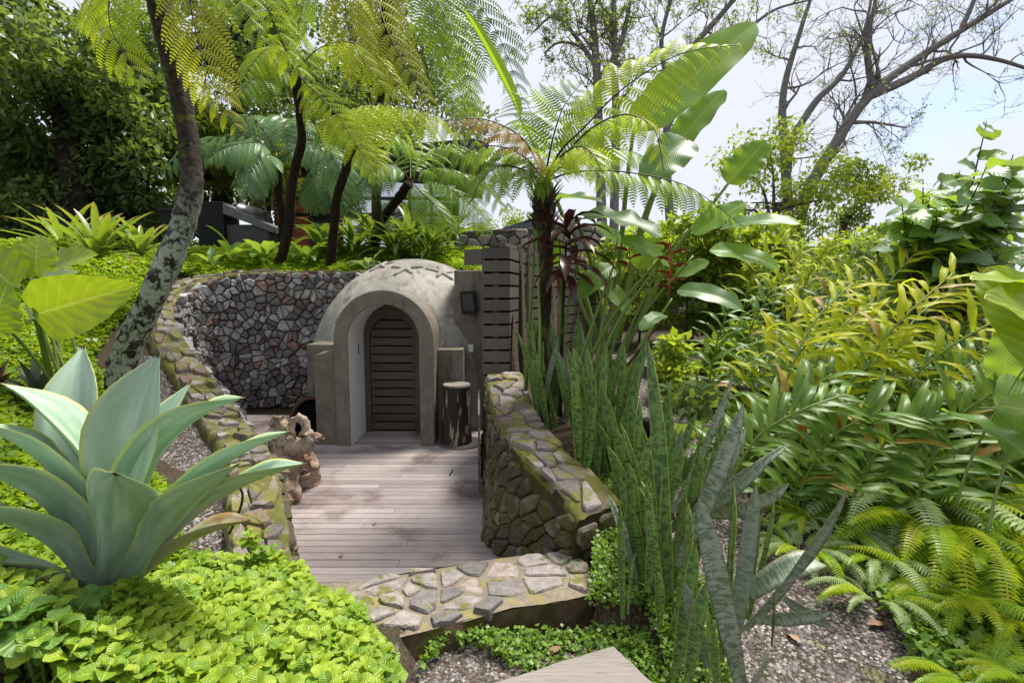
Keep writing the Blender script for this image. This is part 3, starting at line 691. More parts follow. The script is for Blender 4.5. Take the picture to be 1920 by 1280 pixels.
# ------------------------------------------------------------------ slatted fence
fe = thing('slat_fence', 'dark brown horizontal slat fence folding back behind the tree fern', 'fence', (0, 6.5, 0))
runs = [((-.375, 6.50), (-.04, 6.50)), ((-.04, 6.50), (.17, 7.5)), ((.17, 7.5), (2.5, 12.3))]
m = MB(); pits = .1635
for kk, (p0, p1) in enumerate(runs):
    p0, p1 = Vector((*p0, 0)), Vector((*p1, 0)); d = (p1 - p0).normalized(); nrm = Vector((d.y, -d.x, 0))
    zb = [.02, .3, .75][kk]; z = 2.66 - pits * 0
    while z - .14 > zb:
        m = MB(); o = Vector((0, 0, z - .068)); e = .012 if kk == 0 else 0
        m.obox(p0 - d * (0 if kk else .0) + o, p1 + d * (.0 if kk == 0 else -.004) + o, .022, .136)
        oo = m.obj('slat', M_FENCE, fe); z -= pits
    c = p0.lerp(p1, .5) - nrm * .03; m = MB(); m.obox(p0 - nrm * .028 + d * .02 + Vector((0, 0, (zb + 2.6) / 2)), p1 - nrm * .028 - d * .02 + Vector((0, 0, (zb + 2.6) / 2)), .008, 2.56 - zb); m.obj('backing_sheet', M_VOID, fe)
    for t in ([.5] if kk < 2 else [.02, .3, .6, .9]):
        c = p0.lerp(p1, t) - nrm * .05; m = MB(); m.obox(c + Vector((0, 0, zb - .3)), c + Vector((0, 0, 2.6)), .07, .06); m.obj('post', M_DOOR, fe)
m = MB(); a, b_ = P(872, 470, 6.9), P(905, 467, 6.55); m.obox(a + Vector((0, 0, -.09)), b_ + Vector((0, 0, -.1)), .03, .2); m.obj('top_board', M_FENCE, fe)
m = MB(); m.obox((-.12, 6.55, 2.70), (.02, 7.0, 2.70), .1, .05); m.obj('top_board', M_FENCE, fe)
z = 2.66 - pits * 7
while z > .1:     # cladding that runs along the deck side of the rubble wall
    if z < 1.75:
        m = MB(); m.obox((-.425, 6.47, z - .068), (-.335, 5.1, z - .068), .022, .136)
        if z < 1.0: m.obj('slat', M_FENCE, fe)
    z -= pits

# ------------------------------------------------------------------ boardwalk at the back right
bw = tag(obj('boardwalk', None, None, Matrix.Translation((2.6, 9, 1))), 'pale grey boardwalk behind the heliconia stems', None, kind='structure')
za = 1.03; A = stp(1165, 672, za); B = stp(1330, 708, za); Cc = stp(1420, 655, za); D = stp(1180, 640, za)
A = Vector((1.75, 8.1, za)); ux = (B - A); ux.z = 0; ux = ux.normalized(); uy = Vector((-ux.y, ux.x, 0))
for k in range(14):
    m = MB(); o = A + uy * k * .146; m.obox(o - ux * .6 + Vector((0, 0, -.015)), o + ux * 2.6 + Vector((0, 0, -.015)), .138, .03); m.obj('plank', M_WALK, bw)
m = MB(); m.obox(A - ux * .6 + uy * -.085 + Vector((0, 0, -.08)), A + ux * 2.6 - uy * .085 + Vector((0, 0, -.08)), .03, .16); m.obj('edge_board', M_FENCE, bw)
bw2 = tag(obj('upper_boardwalk', None, None, Matrix.Translation((5, 10, 1.4))), 'grey boardwalk glimpsed through the ginger', None, kind='structure')
for k in range(8):
    q = stp(1440, 612, 1.45); m = MB(); m.obox((q.x - 1.2, q.y + k * .15, 1.45), (q.x + 1.6, q.y + k * .15 - .3, 1.45), .14, .03); m.obj('plank', M_WALK, bw2)
# path lights
def bollard(px, py, h, label, s=.15):
    q = G(px, py); t = thing('path_light', label, 'lamp', q); m = MB(); m.box(q.x - s * .42, q.x + s * .42, q.y - s * .42, q.y + s * .42, q.z - .05, q.z + h - .1); m.obj('post', M_BLACK, t)
    m = MB(); m.bbox(q.x - s * .6, q.x + s * .6, q.y - s * .6, q.y + s * .6, q.z + h - .1, q.z + h, .006); m.obj('cap', M_BLACK, t)
bollard(1222, 860, .38, 'black box path light among the snake plants')
bollard(1320, 735, .30, 'black path light at the corner of the boardwalk', .2)
# ------------------------------------------------------------------ plant materials
M_FR_LIME = leafmat('fern_lime', (.27, .38, .012), (.42, .48, .015), .5, .4, tyel=.55, island=False)
M_FR_GREEN = leafmat('fern_green', (.085, .19, .022), (.17, .29, .032), .42, .38)
M_FR_BLUE = leafmat('fern_blue_green', (.09, .18, .07), (.15, .27, .11), .35, .35, tyel=.15)
M_FR_GOLD = leafmat('fern_golden', (.30, .27, .02), (.36, .38, .025), .45, .5, tyel=.4, brown=.6)
M_FR_BROWN = leafmat('fern_brown', (.16, .075, .02), (.20, .13, .03), .35, .6, tyel=.1)
M_RACHIS = m_plain('frond_stalk', (.05, .045, .015), .5)
M_RACHISD = m_plain('dark_frond_stalk', (.03, .015, .008), .5)
M_STALK = leafmat('green_stalk', (.10, .17, .03), (.20, .26, .06), .1, .4)
M_AGAVE = leafmat('agave_leaf', (.22, .36, .225), (.31, .45, .315), .12, .5, edge=(.5, .58, .22), waxy=(.50, .61, .51), spine=(.06, .03, .02), spot=(.36, .40, .28), tyel=.3, spec=.35)
M_AGDRY = leafmat('fading_agave_leaf', (.34, .33, .2), (.42, .40, .26), .1, .6, brown=.8, tip=(.2, .1, .05), spine=(.06, .03, .02))
M_SANS = leafmat('snake_plant_leaf', (.14, .25, .055), (.21, .33, .075), .2, .42, edge=(.38, .42, .09), bands=(.05, .11, .032), spec=.45)
M_SANSG = leafmat('grey_snake_plant_leaf', (.22, .28, .19), (.32, .37, .27), .12, .5, bands=(.14, .19, .115), edge=(.22, .16, .09), spec=.4)
M_BANANA = leafmat('banana_leaf', (.09, .22, .02), (.15, .30, .025), .5, .32, mid=(.3, .4, .1), veins=34, spec=.45, vbump=.12, brown=.2, vmix=.16)
M_BANANAG = leafmat('glossy_dark_banana_leaf', (.07, .16, .045), (.11, .22, .065), .38, .36, mid=(.2, .3, .1), veins=30, spec=.5, vbump=.12, brown=.2, vmix=.16)
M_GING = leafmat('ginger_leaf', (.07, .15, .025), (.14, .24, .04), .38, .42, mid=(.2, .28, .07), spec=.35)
M_GINGY = leafmat('sunny_ginger_leaf', (.30, .37, .010), (.46, .45, .012), .5, .5, mid=(.5, .55, .08), tyel=.5, spec=.2)  # ginger leaf copy with the yellow of sunlight put into its colour
M_SHRUB = leafmat('round_shrub_leaf', (.08, .18, .035), (.17, .30, .05), .38, .42, mid=(.2, .3, .08), veins=7, spec=.5)
M_SHRUBP = leafmat('pale_shrub_leaf', (.13, .22, .10), (.20, .30, .14), .3, .4, mid=(.3, .38, .2), veins=7)
M_PILEA = leafmat('mint_green_leaf', (.10, .215, .012), (.27, .37, .025), .26, .42, mid=(.45, .55, .08), veins=6, tyel=.5, vbump=.35, vmix=.08)
M_PILEAI = leafmat('mixed_mint_leaf', (.09, .20, .012), (.30, .40, .03), .26, .42, mid=(.45, .55, .08), veins=6, tyel=.5, vbump=.35, vmix=.08, island=True, brown=.15)
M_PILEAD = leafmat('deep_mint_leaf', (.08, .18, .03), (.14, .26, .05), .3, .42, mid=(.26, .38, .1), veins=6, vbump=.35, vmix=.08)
M_COVER = leafmat('ground_cover_leaf', (.08, .18, .012), (.22, .32, .02), .35, .4, island=True, tyel=.45)
M_WEED = leafmat('creeping_weed_leaf', (.07, .15, .015), (.16, .28, .03), .3, .45, island=True)
M_PHILO = leafmat('big_philodendron_leaf', (.13, .23, .015), (.25, .33, .02), .32, .36, mid=(.45, .48, .12), veins=8, tyel=.5, brown=.3)
M_PHILOP = leafmat('pale_philodendron_leaf', (.24, .32, .14), (.32, .40, .2), .35, .4, mid=(.4, .48, .25), veins=8)
M_BROM = leafmat('bromeliad_leaf', (.10, .18, .025), (.21, .29, .05), .3, .32, tip=(.32, .16, .06), brown=.3)
M_CORD = leafmat('burgundy_leaf', (.030, .008, .010), (.075, .018, .02), .2, .3, tyel=0., spec=.55)
M_TRAD = leafmat('purple_green_leaf', (.03, .025, .03), (.09, .11, .08), .15, .35, edge=(.12, .02, .05), tyel=0.)
M_DARKF = leafmat('dark_forest_leaf', (.04, .085, .03), (.13, .19, .065), .38, .3, island=True, tyel=.25)
M_MIDF = leafmat('mid_forest_leaf', (.07, .13, .018), (.19, .26, .03), .42, .42, island=True)
M_LIGHTF = leafmat('light_canopy_leaf', (.12, .19, .02), (.24, .30, .04), .45, .45, island=True)
M_UNDER = leafmat('dark_strap_leaf', (.035, .085, .02), (.085, .155, .035), .3, .28, mid=(.1, .17, .05), spec=.55)
M_CANNA = leafmat('canna_leaf', (.07, .17, .03), (.15, .27, .05), .4, .35, mid=(.22, .33, .1), veins=14, vbump=.12, vmix=.1)
M_RED = m_plain('red_bract', (.38, .02, .02), .4, var=.4)
M_BFERN = leafmat('sword_fern_leaf', (.13, .26, .014), (.27, .40, .022), .42, .42, island=True, tyel=.45)
M_BFERNP = leafmat('pale_sword_fern_leaf', (.26, .36, .13), (.36, .45, .22), .3, .45, island=True, tyel=.3)
M_BFERNY = leafmat('lime_sword_fern_leaf', (.24, .34, .012), (.38, .42, .02), .45, .42, island=True, tyel=.5)  # yellower variant, mixed at random among the fronds of a fern

# ------------------------------------------------------------------ fern building blocks
def pinna_mesh(name, mat, bend, n=15, wid=.16, plw=.050, seed=0):
    """one side leaf of a tree fern frond, length 1 along +Y, with its own narrow leaflets"""
    g = random.Random(seed); V = []; F = []; cen = []; y = z = 0.
    for i in range(n + 1):
        t = i / n; a = .12 - bend * t ** 1.4
        if i: y += math.cos(a) / n; z += math.sin(a) / n
        cen.append((y, z, a))
    for i in range(1, n + 1):
        t = i / n; y, z, a = cen[i]; L = wid * (math.sin(math.pi * min(1, t * .93 + .1)) ** .75 + .12) * (.92 + .16 * g.random()); w = plw * (1 - .3 * t)
        ca, sa = math.cos(a), math.sin(a)
        for s in (-1, 1):
            k = len(V); dr = -.35 * L; fw = .32 * L
            for (x, yy, zz) in ((0, -w * .5, 0), (0, w * .5, 0), (s * L * .55, w * .5 + fw * .45, dr * .25), (s * L, fw + w * .1, dr), (s * L * .55, -w * .5 + fw * .45, dr * .25)):
                V.append((x, y + yy * ca - zz * sa, z + yy * sa + zz * ca))
            F.append((k, k + 4, k + 3, k + 2, k + 1) if s > 0 else (k, k + 1, k + 2, k + 3, k + 4))
    k = len(V); r = .006
    for i, (y, z, a) in enumerate(cen): V += [(-r * (1.2 - i / n), y, z), (r * (1.2 - i / n), y, z), (0, y, z + r)]
    for i in range(n):
        q = k + i * 3
        for j in range(3): F.append((q + j, q + (j + 1) % 3, q + 3 + (j + 1) % 3, q + 3 + j))
    return mesh(name, V, F, None, mat, False)
PIN = {}
def pinna(mat, bend, seed):
    key = (mat.name, round(bend, 1), seed)
    if key not in PIN: PIN[key] = pinna_mesh('pinna', mat, round(bend, 1), seed=seed)
    return PIN[key]
def frond(parent, ctrl, plen, mat, k=.5, droop=.35, npair=13, stalk=.14, rr=.012, rmat=None, bend=.9, seed=0, fwd=.5, toward=None):
    """rachis through ctrl (world points); pairs of pinnae, each an object of its own"""
    g = random.Random(seed); pts = spline(ctrl, 28); cs = [0.]
    for a, b in zip(pts, pts[1:]): cs.append(cs[-1] + (b - a).length)
    V, F = tube_geo(pts, [rr * (1 - .8 * i / 28) for i in range(29)], 6)
    fo = obj('frond', mesh('frond_stalk', V, F, None, rmat or M_RACHIS), parent)
    L = cs[-1]; tw = Vector((0, -1, 0)) if toward is None else Vector(toward)
    for i in range(npair):
        t = stalk + (1 - stalk) * (i + .3) / npair; s = t * L; j = min(int(np.searchsorted(cs, s)) - 1, 27); q = (s - cs[j]) / max(1e-6, cs[j + 1] - cs[j])
        p = pts[j].lerp(pts[j + 1], q); tan = (pts[min(j + 2, 28)] - pts[max(j - 1, 0)]).normalized()
        nrm = (UP * (1 - k) + tw * k).normalized(); side = tan.cross(nrm)
        if side.length < .05: side = Vector((1, 0, 0))
        side.normalize(); u = (t - stalk) / (1 - stalk)
        ln = plen * (np.interp(u, [0, .12, .35, .6, .85, 1], [.5, .82, 1, .86, .45, .14])) * (.92 + .16 * g.random())
        up = side.cross(tan)
        if up.z < 0: up = -up
        for sd in (-1, 1):
            d = side * sd * (1 - .12 * g.random()) + tan * (fwd + .35 * u) - UP * droop * (.7 + .6 * g.random()); pn = (up + UP * .4 + Vector((g.random() - .5, g.random() - .5, 0)) * .4)
            obj('pinna', pinna(mat, bend * (.6 + .6 * g.random()), g.randint(0, 1)), fo, frame(p, d, pn, ln))
    return fo
def crown_base(parent, top, r, n, seed, mat=M_RACHISD):   # old stalk bases around the top of a fern trunk
    g = random.Random(seed); m = MB()
    for i in range(n):
        a = i * 2.4 + g.random(); o = top + Vector((math.cos(a) * r * .7, math.sin(a) * r * .7, -.45 + .4 * i / n)); d = Vector((math.cos(a) * .5, math.sin(a) * .5, 1))
        L = .12 + .12 * g.random(); m.tube([o, o + d * L * .5, o + d * L + Vector((math.cos(a), math.sin(a), 0)) * .03], [.016, .012, .003], 5)
    m.obj('stalk_stubs', mat, parent)
def trunk(parent, ctrl, radii, mat, n=14, seg=30, bump=.12, seed=0, name='trunk'):
    pts = spline(ctrl, seg); rr = np.interp(np.linspace(0, 1, seg + 1), np.linspace(0, 1, len(radii)), radii)
    V, F = tube_geo(pts, list(rr), n, bump, seed); return obj(name, mesh(name, V, F, None, mat), parent)

# ------------------------------------------------------------------ centre tree fern
b0 = G(1015, 800); b0 = Vector((.36, 5.5, tz(.36, 5.5)))
tf = thing('tree_fern', 'tree fern with short dark trunk standing right of the slat fence', 'tree fern', b0, 'tree ferns')
YC = 5.5
trunk(tf, [b0 - Vector((0, 0, .1)), P(1013, 700, YC), P(1022, 580, YC), P(1024, 470, YC), P(1020, 400, YC), P(1020, 345, YC)], [.08, .072, .068, .064, .082, .12, .10], M_MOSSTRUNK, seed=2)
crown_base(tf, P(1020, 350, YC), .12, 26, 1)
O = P(1021, 342, YC)
def fr(par, O, lst, plen, mat, **k): return frond(par, [O] + [P(*q) for q in lst], plen, mat, **k)
fr(tf, O, [(1000, 290, 4.9), (965, 248, 4.7), (900, 222, 4.5), (835, 228, 4.3)], .42, M_FR_BROWN, k=.35, droop=.5, rmat=M_RACHISD, seed=1)
fr(tf, O, [(990, 300, 5.0), (950, 278, 5.0), (900, 275, 5.0), (850, 300, 5.0)], .42, M_FR_GREEN, k=.2, droop=.9, rmat=M_RACHISD, seed=2)
fr(tf, O, [(985, 320, 4.9), (940, 310, 4.7), (905, 335, 4.5), (880, 385, 4.4)], .4, M_FR_GREEN, k=.5, droop=.6, rmat=M_RACHISD, seed=3)
fr(tf, O, [(1030, 290, 5.0), (1042, 240, 5.0), (1060, 195, 5.0), (1095, 150, 5.1)], .48, M_FR_GREEN, k=.75, droop=.12, rmat=M_RACHISD, seed=4)
fr(tf, O, [(1050, 285, 4.9), (1095, 240, 4.8), (1170, 165, 4.7), (1280, 100, 4.6), (1400, 82, 4.6)], .50, M_FR_LIME, k=.62, droop=.42, rmat=M_RACHISD, seed=5, npair=16, stalk=.2)
fr(tf, O, [(1060, 290, 4.9), (1110, 240, 4.7), (1170, 215, 4.5), (1225, 240, 4.3), (1245, 320, 4.2)], .42, M_FR_LIME, k=.4, droop=.5, rmat=M_RACHISD, seed=6)
fr(tf, O, [(1065, 325, 5.0), (1120, 320, 5.0), (1190, 325, 4.9), (1290, 350, 4.8), (1400, 430, 4.7)], .44, M_FR_GREEN, k=.35, droop=.6, rmat=M_RACHISD, seed=7, stalk=.3, npair=14)
fr(tf, O, [(1055, 310, 5.2), (1100, 285, 5.4), (1170, 280, 5.6), (1240, 310, 5.8)], .42, M_FR_GREEN, k=.2, droop=.6, rmat=M_RACHISD, seed=8)
fr(tf, O, [(1010, 290, 5.2), (1000, 230, 5.5), (985, 190, 5.8), (950, 170, 6.2)], .44, M_FR_GREEN, k=.6, droop=.2, rmat=M_RACHISD, seed=9)
fr(tf, O, [(1045, 300, 4.8), (1085, 275, 4.5), (1120, 300, 4.2), (1140, 370, 4.0)], .36, M_FR_LIME, k=.5, droop=.5, rmat=M_RACHISD, seed=10)

# ------------------------------------------------------------------ big leaning tree fern on the left
b1 = Vector((-4.25, 5.6, 0)); b1.z = tz(b1.x, b1.y)
tl = thing('tree_fern', 'tall leaning tree fern with lichen covered trunk beside the stone wall', 'tree fern', b1, 'tree ferns')
trunk(tl, [b1 - Vector((0, 0, .2)), P(228, 690, 5.6), P(275, 580, 5.6), P(330, 455, 5.6), P(358, 360, 5.6), P(357, 300, 5.6), P(345, 210, 5.6), P(322, 110, 5.6), P(300, 10, 5.6), P(285, -70, 5.6)],
      [.165, .14, .13, .125, .115, .10, .10, .105, .115, .13], M_LICHEN, 16, 60, .09, 4)
O1 = P(283, -75, 5.6); crown_base(tl, O1, .16, 20, 2)
fr(tl, O1, [(250, -110, 5.3), (215, -60, 5.0), (205, 40, 4.9), (240, 110, 4.9), (275, 165, 4.9)], .5, M_FR_LIME, k=.6, droop=.35, seed=11)
fr(tl, O1, [(240, -100, 5.6), (190, -70, 5.6), (170, 0, 5.6), (195, 70, 5.6)], .5, M_FR_LIME, k=.4, droop=.5, seed=12)
fr(tl, O1, [(310, -120, 5.4), (345, -60, 5.2), (365, 50, 5.1), (395, 150, 5.1), (450, 250, 5.1)], .55, M_FR_GOLD, k=.6, droop=.3, seed=13, npair=15)
fr(tl, O1, [(330, -130, 5.3), (400, -90, 5.0), (450, 0, 4.8), (500, 90, 4.8)], .5, M_FR_GREEN, k=.5, droop=.4, seed=15)

# ------------------------------------------------------------------ tree fern whose fronds fill the top of the picture
b2 = Vector((-5.0, 10.9, 0)); b2.z = tz(b2.x, b2.y)
t3 = thing('tree_fern', 'tall slim tree fern with bright yellow green fronds above the stone wall', 'tree fern', b2, 'tree ferns')
trunk(t3, [b2 - Vector((0, 0, .2)), P(541, 430, 10.5), P(545, 370, 10.2), P(552, 320, 10.0), P(566, 260, 9.6), P(560, 190, 9.2), P(553, 140, 8.9)], [.11, .095, .09, .085, .08, .075, .085], M_FERNTRUNK, seed=5)
O2 = P(553, 135, 8.9)
fr(t3, O2, [(520, 60, 8.0), (480, -30, 7.0), (440, -60, 6.2), (410, 0, 5.6)], .6, M_FR_GREEN, k=.4, droop=.5, seed=16)
fr(t3, O2, [(600, 180, 8.2), (640, 225, 7.6), (680, 290, 7.2), (705, 340, 7.0)], .62, M_FR_LIME, k=.6, droop=.3, seed=17)
fr(t3, O2, [(500, 130, 8.3), (470, 150, 7.9), (440, 190, 7.6)], .6, M_FR_GREEN, k=.5, droop=.5, seed=18)
fr(t3, O2, [(600, 90, 8.8), (660, 80, 8.6), (720, 120, 8.4), (760, 190, 8.2)], .7, M_FR_LIME, k=.4, droop=.5, seed=19)
fr(t3, O2, [(530, 90, 8.6), (505, 90, 8.3), (480, 110, 8.1), (455, 150, 7.9)], .6, M_FR_LIME, k=.6, droop=.4, seed=40)

b4 = Vector((-3.9, 11.0, 0)); b4.z = tz(b4.x, b4.y)
t4 = thing('tree_fern', 'slim dark tree fern leaning to the right behind the domed hut', 'tree fern', b4, 'tree ferns')
trunk(t4, [b4 - Vector((0, 0, .2)), P(627, 420, 10.6), P(632, 370, 10.2), P(648, 320, 9.6), P(662, 275, 9.1)], [.10, .09, .085, .08, .095], M_FERNTRUNK, seed=6)
O3 = P(664, 265, 9.0)
fr(t4, O3, [(650, 215, 8.4), (690, 195, 7.8), (760, 200, 7.2), (830, 222, 6.8), (870, 262, 6.6)], .92, M_FR_LIME, k=.30, droop=.85, seed=21, npair=13)
fr(t4, O3, [(640, 240, 8.4), (615, 245, 8.0), (595, 280, 7.8)], .5, M_FR_GREEN, k=.5, droop=.5, seed=22)
fr(t4, O3, [(690, 240, 9.4), (740, 250, 9.8), (800, 300, 10.2)], .7, M_FR_GREEN, k=.4, droop=.6, seed=23)
fr(t4, O3, [(690, 280, 8.6), (705, 310, 8.3), (705, 345, 8.2)], .45, M_FR_LIME, k=.7, droop=.3, seed=24)

b5 = Vector((-3.2, 12.4, 0)); b5.z = tz(b5.x, b5.y)
t5 = thing('tree_fern', 'small tree fern with slanting trunk in front of the house windows', 'tree fern', b5, 'tree ferns')
trunk(t5, [b5 - Vector((0, 0, .2)), P(702, 450, 12.2), P(715, 415, 11.9), P(742, 378, 11.5), P(768, 345, 11.2)], [.12, .105, .1, .095, .11], M_FERNTRUNK, seed=7)
O4 = P(770, 338, 11.1)
for i, (q, c) in enumerate([([(800, 315, 10.6), (850, 318, 10.0), (905, 345, 9.4), (950, 400, 9.0)], M_FR_GREEN), ([(790, 300, 10.4), (830, 270, 9.6), (880, 280, 9.0), (930, 330, 8.6), (960, 400, 8.4)], M_FR_GREEN),
        ([(800, 340, 11.0), (840, 350, 10.8), (890, 390, 10.6), (920, 440, 10.5)], M_FR_GREEN), ([(740, 310, 10.8), (700, 320, 10.4), (670, 350, 10.2)], M_FR_BLUE), ([(770, 290, 11.6), (780, 260, 12.), (810, 240, 12.4)], M_FR_GREEN), ([(790, 360, 10.6), (820, 390, 10.2), (850, 440, 10.0)], M_FR_GREEN)]):
    fr(t5, O4, q, .72, c, k=.4, droop=.55, seed=25 + i)

def back_fern(bx, by, top, dia, label, fronds, seed, mat, pl=.75):
    b = Vector((bx, by, tz(bx, by))); t = thing('tree_fern', label, 'tree fern', b, 'tree ferns'); O = P(*top); trunk(t, [b - Vector((0, 0, .2)), b.lerp(O, .35) + Vector((.1, 0, .1)), b.lerp(O, .7), O], [dia, dia * .9, dia * .8, dia], M_FERNTRUNK, seed=seed)
    for i, q in enumerate(fronds): fr(t, O, q, pl, mat, k=.5, droop=.5, seed=seed * 50 + i, npair=13)
back_fern(-5.6, 12.5, (520, 300, 12.), .11, 'blue green tree fern in shade in front of the brick pier', [[(490, 270, 11.6), (440, 272, 11.2), (390, 300, 10.8)], [(480, 260, 11.8), (420, 255, 11.6), (350, 275, 11.4), (300, 330, 11.2)], [(580, 270, 11.6), (630, 300, 11.2), (645, 390, 10.9)], [(500, 290, 11.4), (470, 320, 11.0), (465, 370, 10.8)],
          [(530, 240, 12.2), (560, 220, 12.6), (600, 240, 13)], [(500, 250, 12), (470, 220, 12), (430, 215, 12)]], 8, M_FR_BLUE, .8)
back_fern(-4.4, 13.2, (612, 300, 12.8), .1, 'blue green tree fern drooping beside the slim fern trunks', [[(640, 285, 12.4), (670, 310, 12.), (680, 380, 11.7)], [(590, 270, 12.4), (560, 270, 12.), (540, 300, 11.8)], [(630, 310, 12.2), (650, 350, 12.), (655, 410, 11.8)], [(620, 260, 13), (660, 245, 13.2), (700, 270, 13.4)], [(600, 310, 12.3), (590, 350, 12.), (600, 400, 11.9)]], 9, M_FR_BLUE, .75)
# tall tree fern behind, its golden and green fronds coming down from above the frame
b7 = Vector((-2.3, 11.6, 0)); b7.z = tz(b7.x, b7.y)
t7 = thing('tree_fern', 'very tall tree fern with golden and green fronds hanging from the upper edge', 'tree fern', b7, 'tree ferns')
O7 = P(735, -90, 8.2)
trunk(t7, [b7 - Vector((0, 0, .2)), P(712, 420, 11.4), P(708, 330, 11.), P(712, 200, 10.), P(725, 50, 9.), O7], [.12, .10, .09, .09, .1, .12], M_MOSSTRUNK, seed=9)
for i, (q, c, kk) in enumerate([([(700, -60, 7.6), (720, 40, 7.2), (765, 130, 7.0), (815, 215, 6.9)], M_FR_GOLD, .6), ([(680, -80, 7.6), (650, -30, 7.2), (655, 60, 7.), (700, 140, 6.9), (760, 215, 6.9)], M_FR_GOLD, .6), ([(780, -60, 7.6), (830, 20, 7.2), (870, 110, 7.0), (890, 215, 6.9)], M_FR_GREEN, .6),
        ([(650, -90, 8.6), (590, -40, 8.8), (560, 60, 9.), (600, 170, 9)], M_FR_GREEN, .5), ([(640, -110, 7.6), (560, -80, 7.), (500, -20, 6.6), (530, 80, 6.5), (590, 180, 6.5)], M_FR_LIME, .6),
        ([(800, -90, 8), (850, -40, 7.8), (920, 40, 7.6), (960, 130, 7.6), (985, 200, 7.6)], M_FR_BLUE, .75), ([(790, -30, 8.6), (830, 80, 8.9), (870, 200, 9.1), (900, 300, 9.2)], M_FR_GREEN, .5)
        ]):
    fr(t7, O7, q, .66, c, k=kk, droop=.35, seed=60 + i, npair=15)

# ------------------------------------------------------------------ agave
AG = [(0, .55), (.12, .46), (.3, .62), (.5, .9), (.65, 1), (.78, .86), (.9, .42), (.96, .12), (1, .015)]
ab = P(195, 1085, 2.45)
ag = thing('agave', 'large pale blue green agave rosette in the foreground', 'agave', ab)
agl = [  # base px, tip px, tip depth, width, a0, bend
    ((200, 1035), (158, 645, 2.75), .150, .30, .0), ((232, 1010), (300, 660, 2.35), .165, .25, -.15), ((262, 1010), (360, 715, 2.75), .13, .2, .1), ((275, 1035), (460, 745, 2.35), .15, .55, .9),
    ((290, 1050), (545, 808, 2.25), .105, .30, .5), ((300, 1068), (575, 868, 2.1), .11, .25, .45), ((285, 1085), (450, 868, 2.0), .13, .1, .3), ((205, 1120), (215, 885, 1.85), .165, .15, .0),
    ((170, 1030), (0, 718, 2.3), .13, .5, .85), ((150, 1060), (-60, 790, 2.1), .14, .45, .6), ((140, 1085), (-90, 870, 1.95), .15, .4, .6), ((130, 1105), (-110, 960, 1.9), .14, .35, .5),
    ((120, 1120), (-140, 1060, 1.95), .12, .2, .3), ((180, 1000), (120, 870, 3.0), .13, .2, .1), ((300, 1085), (470, 975, 2.25), .10, .2, .3), ((120, 1125), (-60, 1130, 1.9), .11, .2, .5)]
for i, (bp, tp, w, a0, bd) in enumerate(agl):
    B = P(bp[0] * .55 + 195 * .45, bp[1] * .4 + 1085 * .6, 2.4 + (tp[2] - 2.4) * .12); T = P(*tp); d = T - B; L = d.length
    V, F, UV = leaf_geo(AG, w / L * 1.06, 16, 8, a0, a0 * 2.0 + bd * .3, 1.1, .12, .05, 2, .03, .0, i, .34)
    end = Vector(V[16 * 9 + 4]); ang = math.atan2(end.z, end.y); s = L / end.length
    up = Vector((0, 0, 1)) if i not in (0, 1, 7) else (Vector((0, -1, .3)) if i != 7 else Vector((0, 1, .3)))
    if i == 7: up = Vector((0, .9, .4))
    M = frame(B, d, up, s) @ Matrix.Rotation(-ang, 4, 'X')
    obj('leaf', mesh('agave_leaf', V, F, UV, M_AGAVE if i < 14 else M_AGDRY), ag, M)
V, F = tube_geo([P(190, 1150, 2.4), P(190, 1090, 2.42), P(195, 1050, 2.44)], [.09, .10, .05], 14, .1, 2); obj('stem', mesh('stem', V, F, None, m_plain('dry_agave_base', (.05, .025, .02), .9)), ag)
# curled dry tendril by the agave
V, F = tube_geo(spline([P(430, 1000, 2.9), P(448, 960, 2.9), P(455, 930, 2.9), P(448, 912, 2.9), P(438, 915, 2.9)], 16), [.008] * 17, 6); tag(obj('dry_tendril', mesh('dry_tendril', V, F, None, M_RACHISD)), 'dry brown tendril curling up from the wall top by the agave', 'tendril')

# ------------------------------------------------------------------ ground cover
ROUND = [(0, .3), (.08, .66), (.22, .92), (.42, 1), (.62, .95), (.8, .74), (.92, .45), (1, .12)]
def sprig_mesh(name, mat, seed, npair=4, L=.075):
    g = random.Random(seed); V = []; F = []; UV = []; h = .0
    for k in range(npair):
        for s in (0, 1):
            ll = L * (1.05 - .17 * k) * (.85 + .3 * g.random()); v, f, uv = leaf_geo(ROUND, .50, 6, 4, .25 + .25 * k, 1.1, 1.2, .1, .12, 2, 0, 0, seed * 9 + k * 2 + s, .12)
            M = Matrix.Translation((0, 0, .018 * k)) @ Matrix.Rotation(k * 1.57 + s * 3.1416 + g.random() * .4, 4, 'Z') @ Matrix.Translation((0, .006, 0)) @ Matrix.Scale(ll, 4)
            n = len(V); V += [tuple(M @ Vector(p)) for p in v]; F += [tuple(i + n for i in q) for q in f]; UV += uv
    n = len(V); v, f = tube_geo([(0, 0, -.16), (.004, 0, -.06), (0, 0, .06)], .004, 5); V += [tuple(p) for p in v]; F += [tuple(i + n for i in q) for q in f]; UV += [(.5, .5)] * len(v)
    return mesh(name, V, F, UV, mat)
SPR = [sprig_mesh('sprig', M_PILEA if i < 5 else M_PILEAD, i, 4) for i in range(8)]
pc = thing('ground_cover_bed', 'bed of bright lime crinkled leaf ground cover under the agave', 'ground cover', (-1.2, 2.3, .5))
cand = []
edge = np.array([(0, 1085), (150, 1135), (300, 1105), (420, 1020), (470, 1000), (520, 1055), (560, 1085), (625, 1130), (695, 1190), (725, 1240), (740, 1330), (-60, 1330), (-60, 1060)], float)
tries = 0
sxy = np.random.default_rng(77).random((9000, 2)) * (2.3, 1.7) + (-2.6, 1.65); sz = terrain(sxy[:, 0], sxy[:, 1])
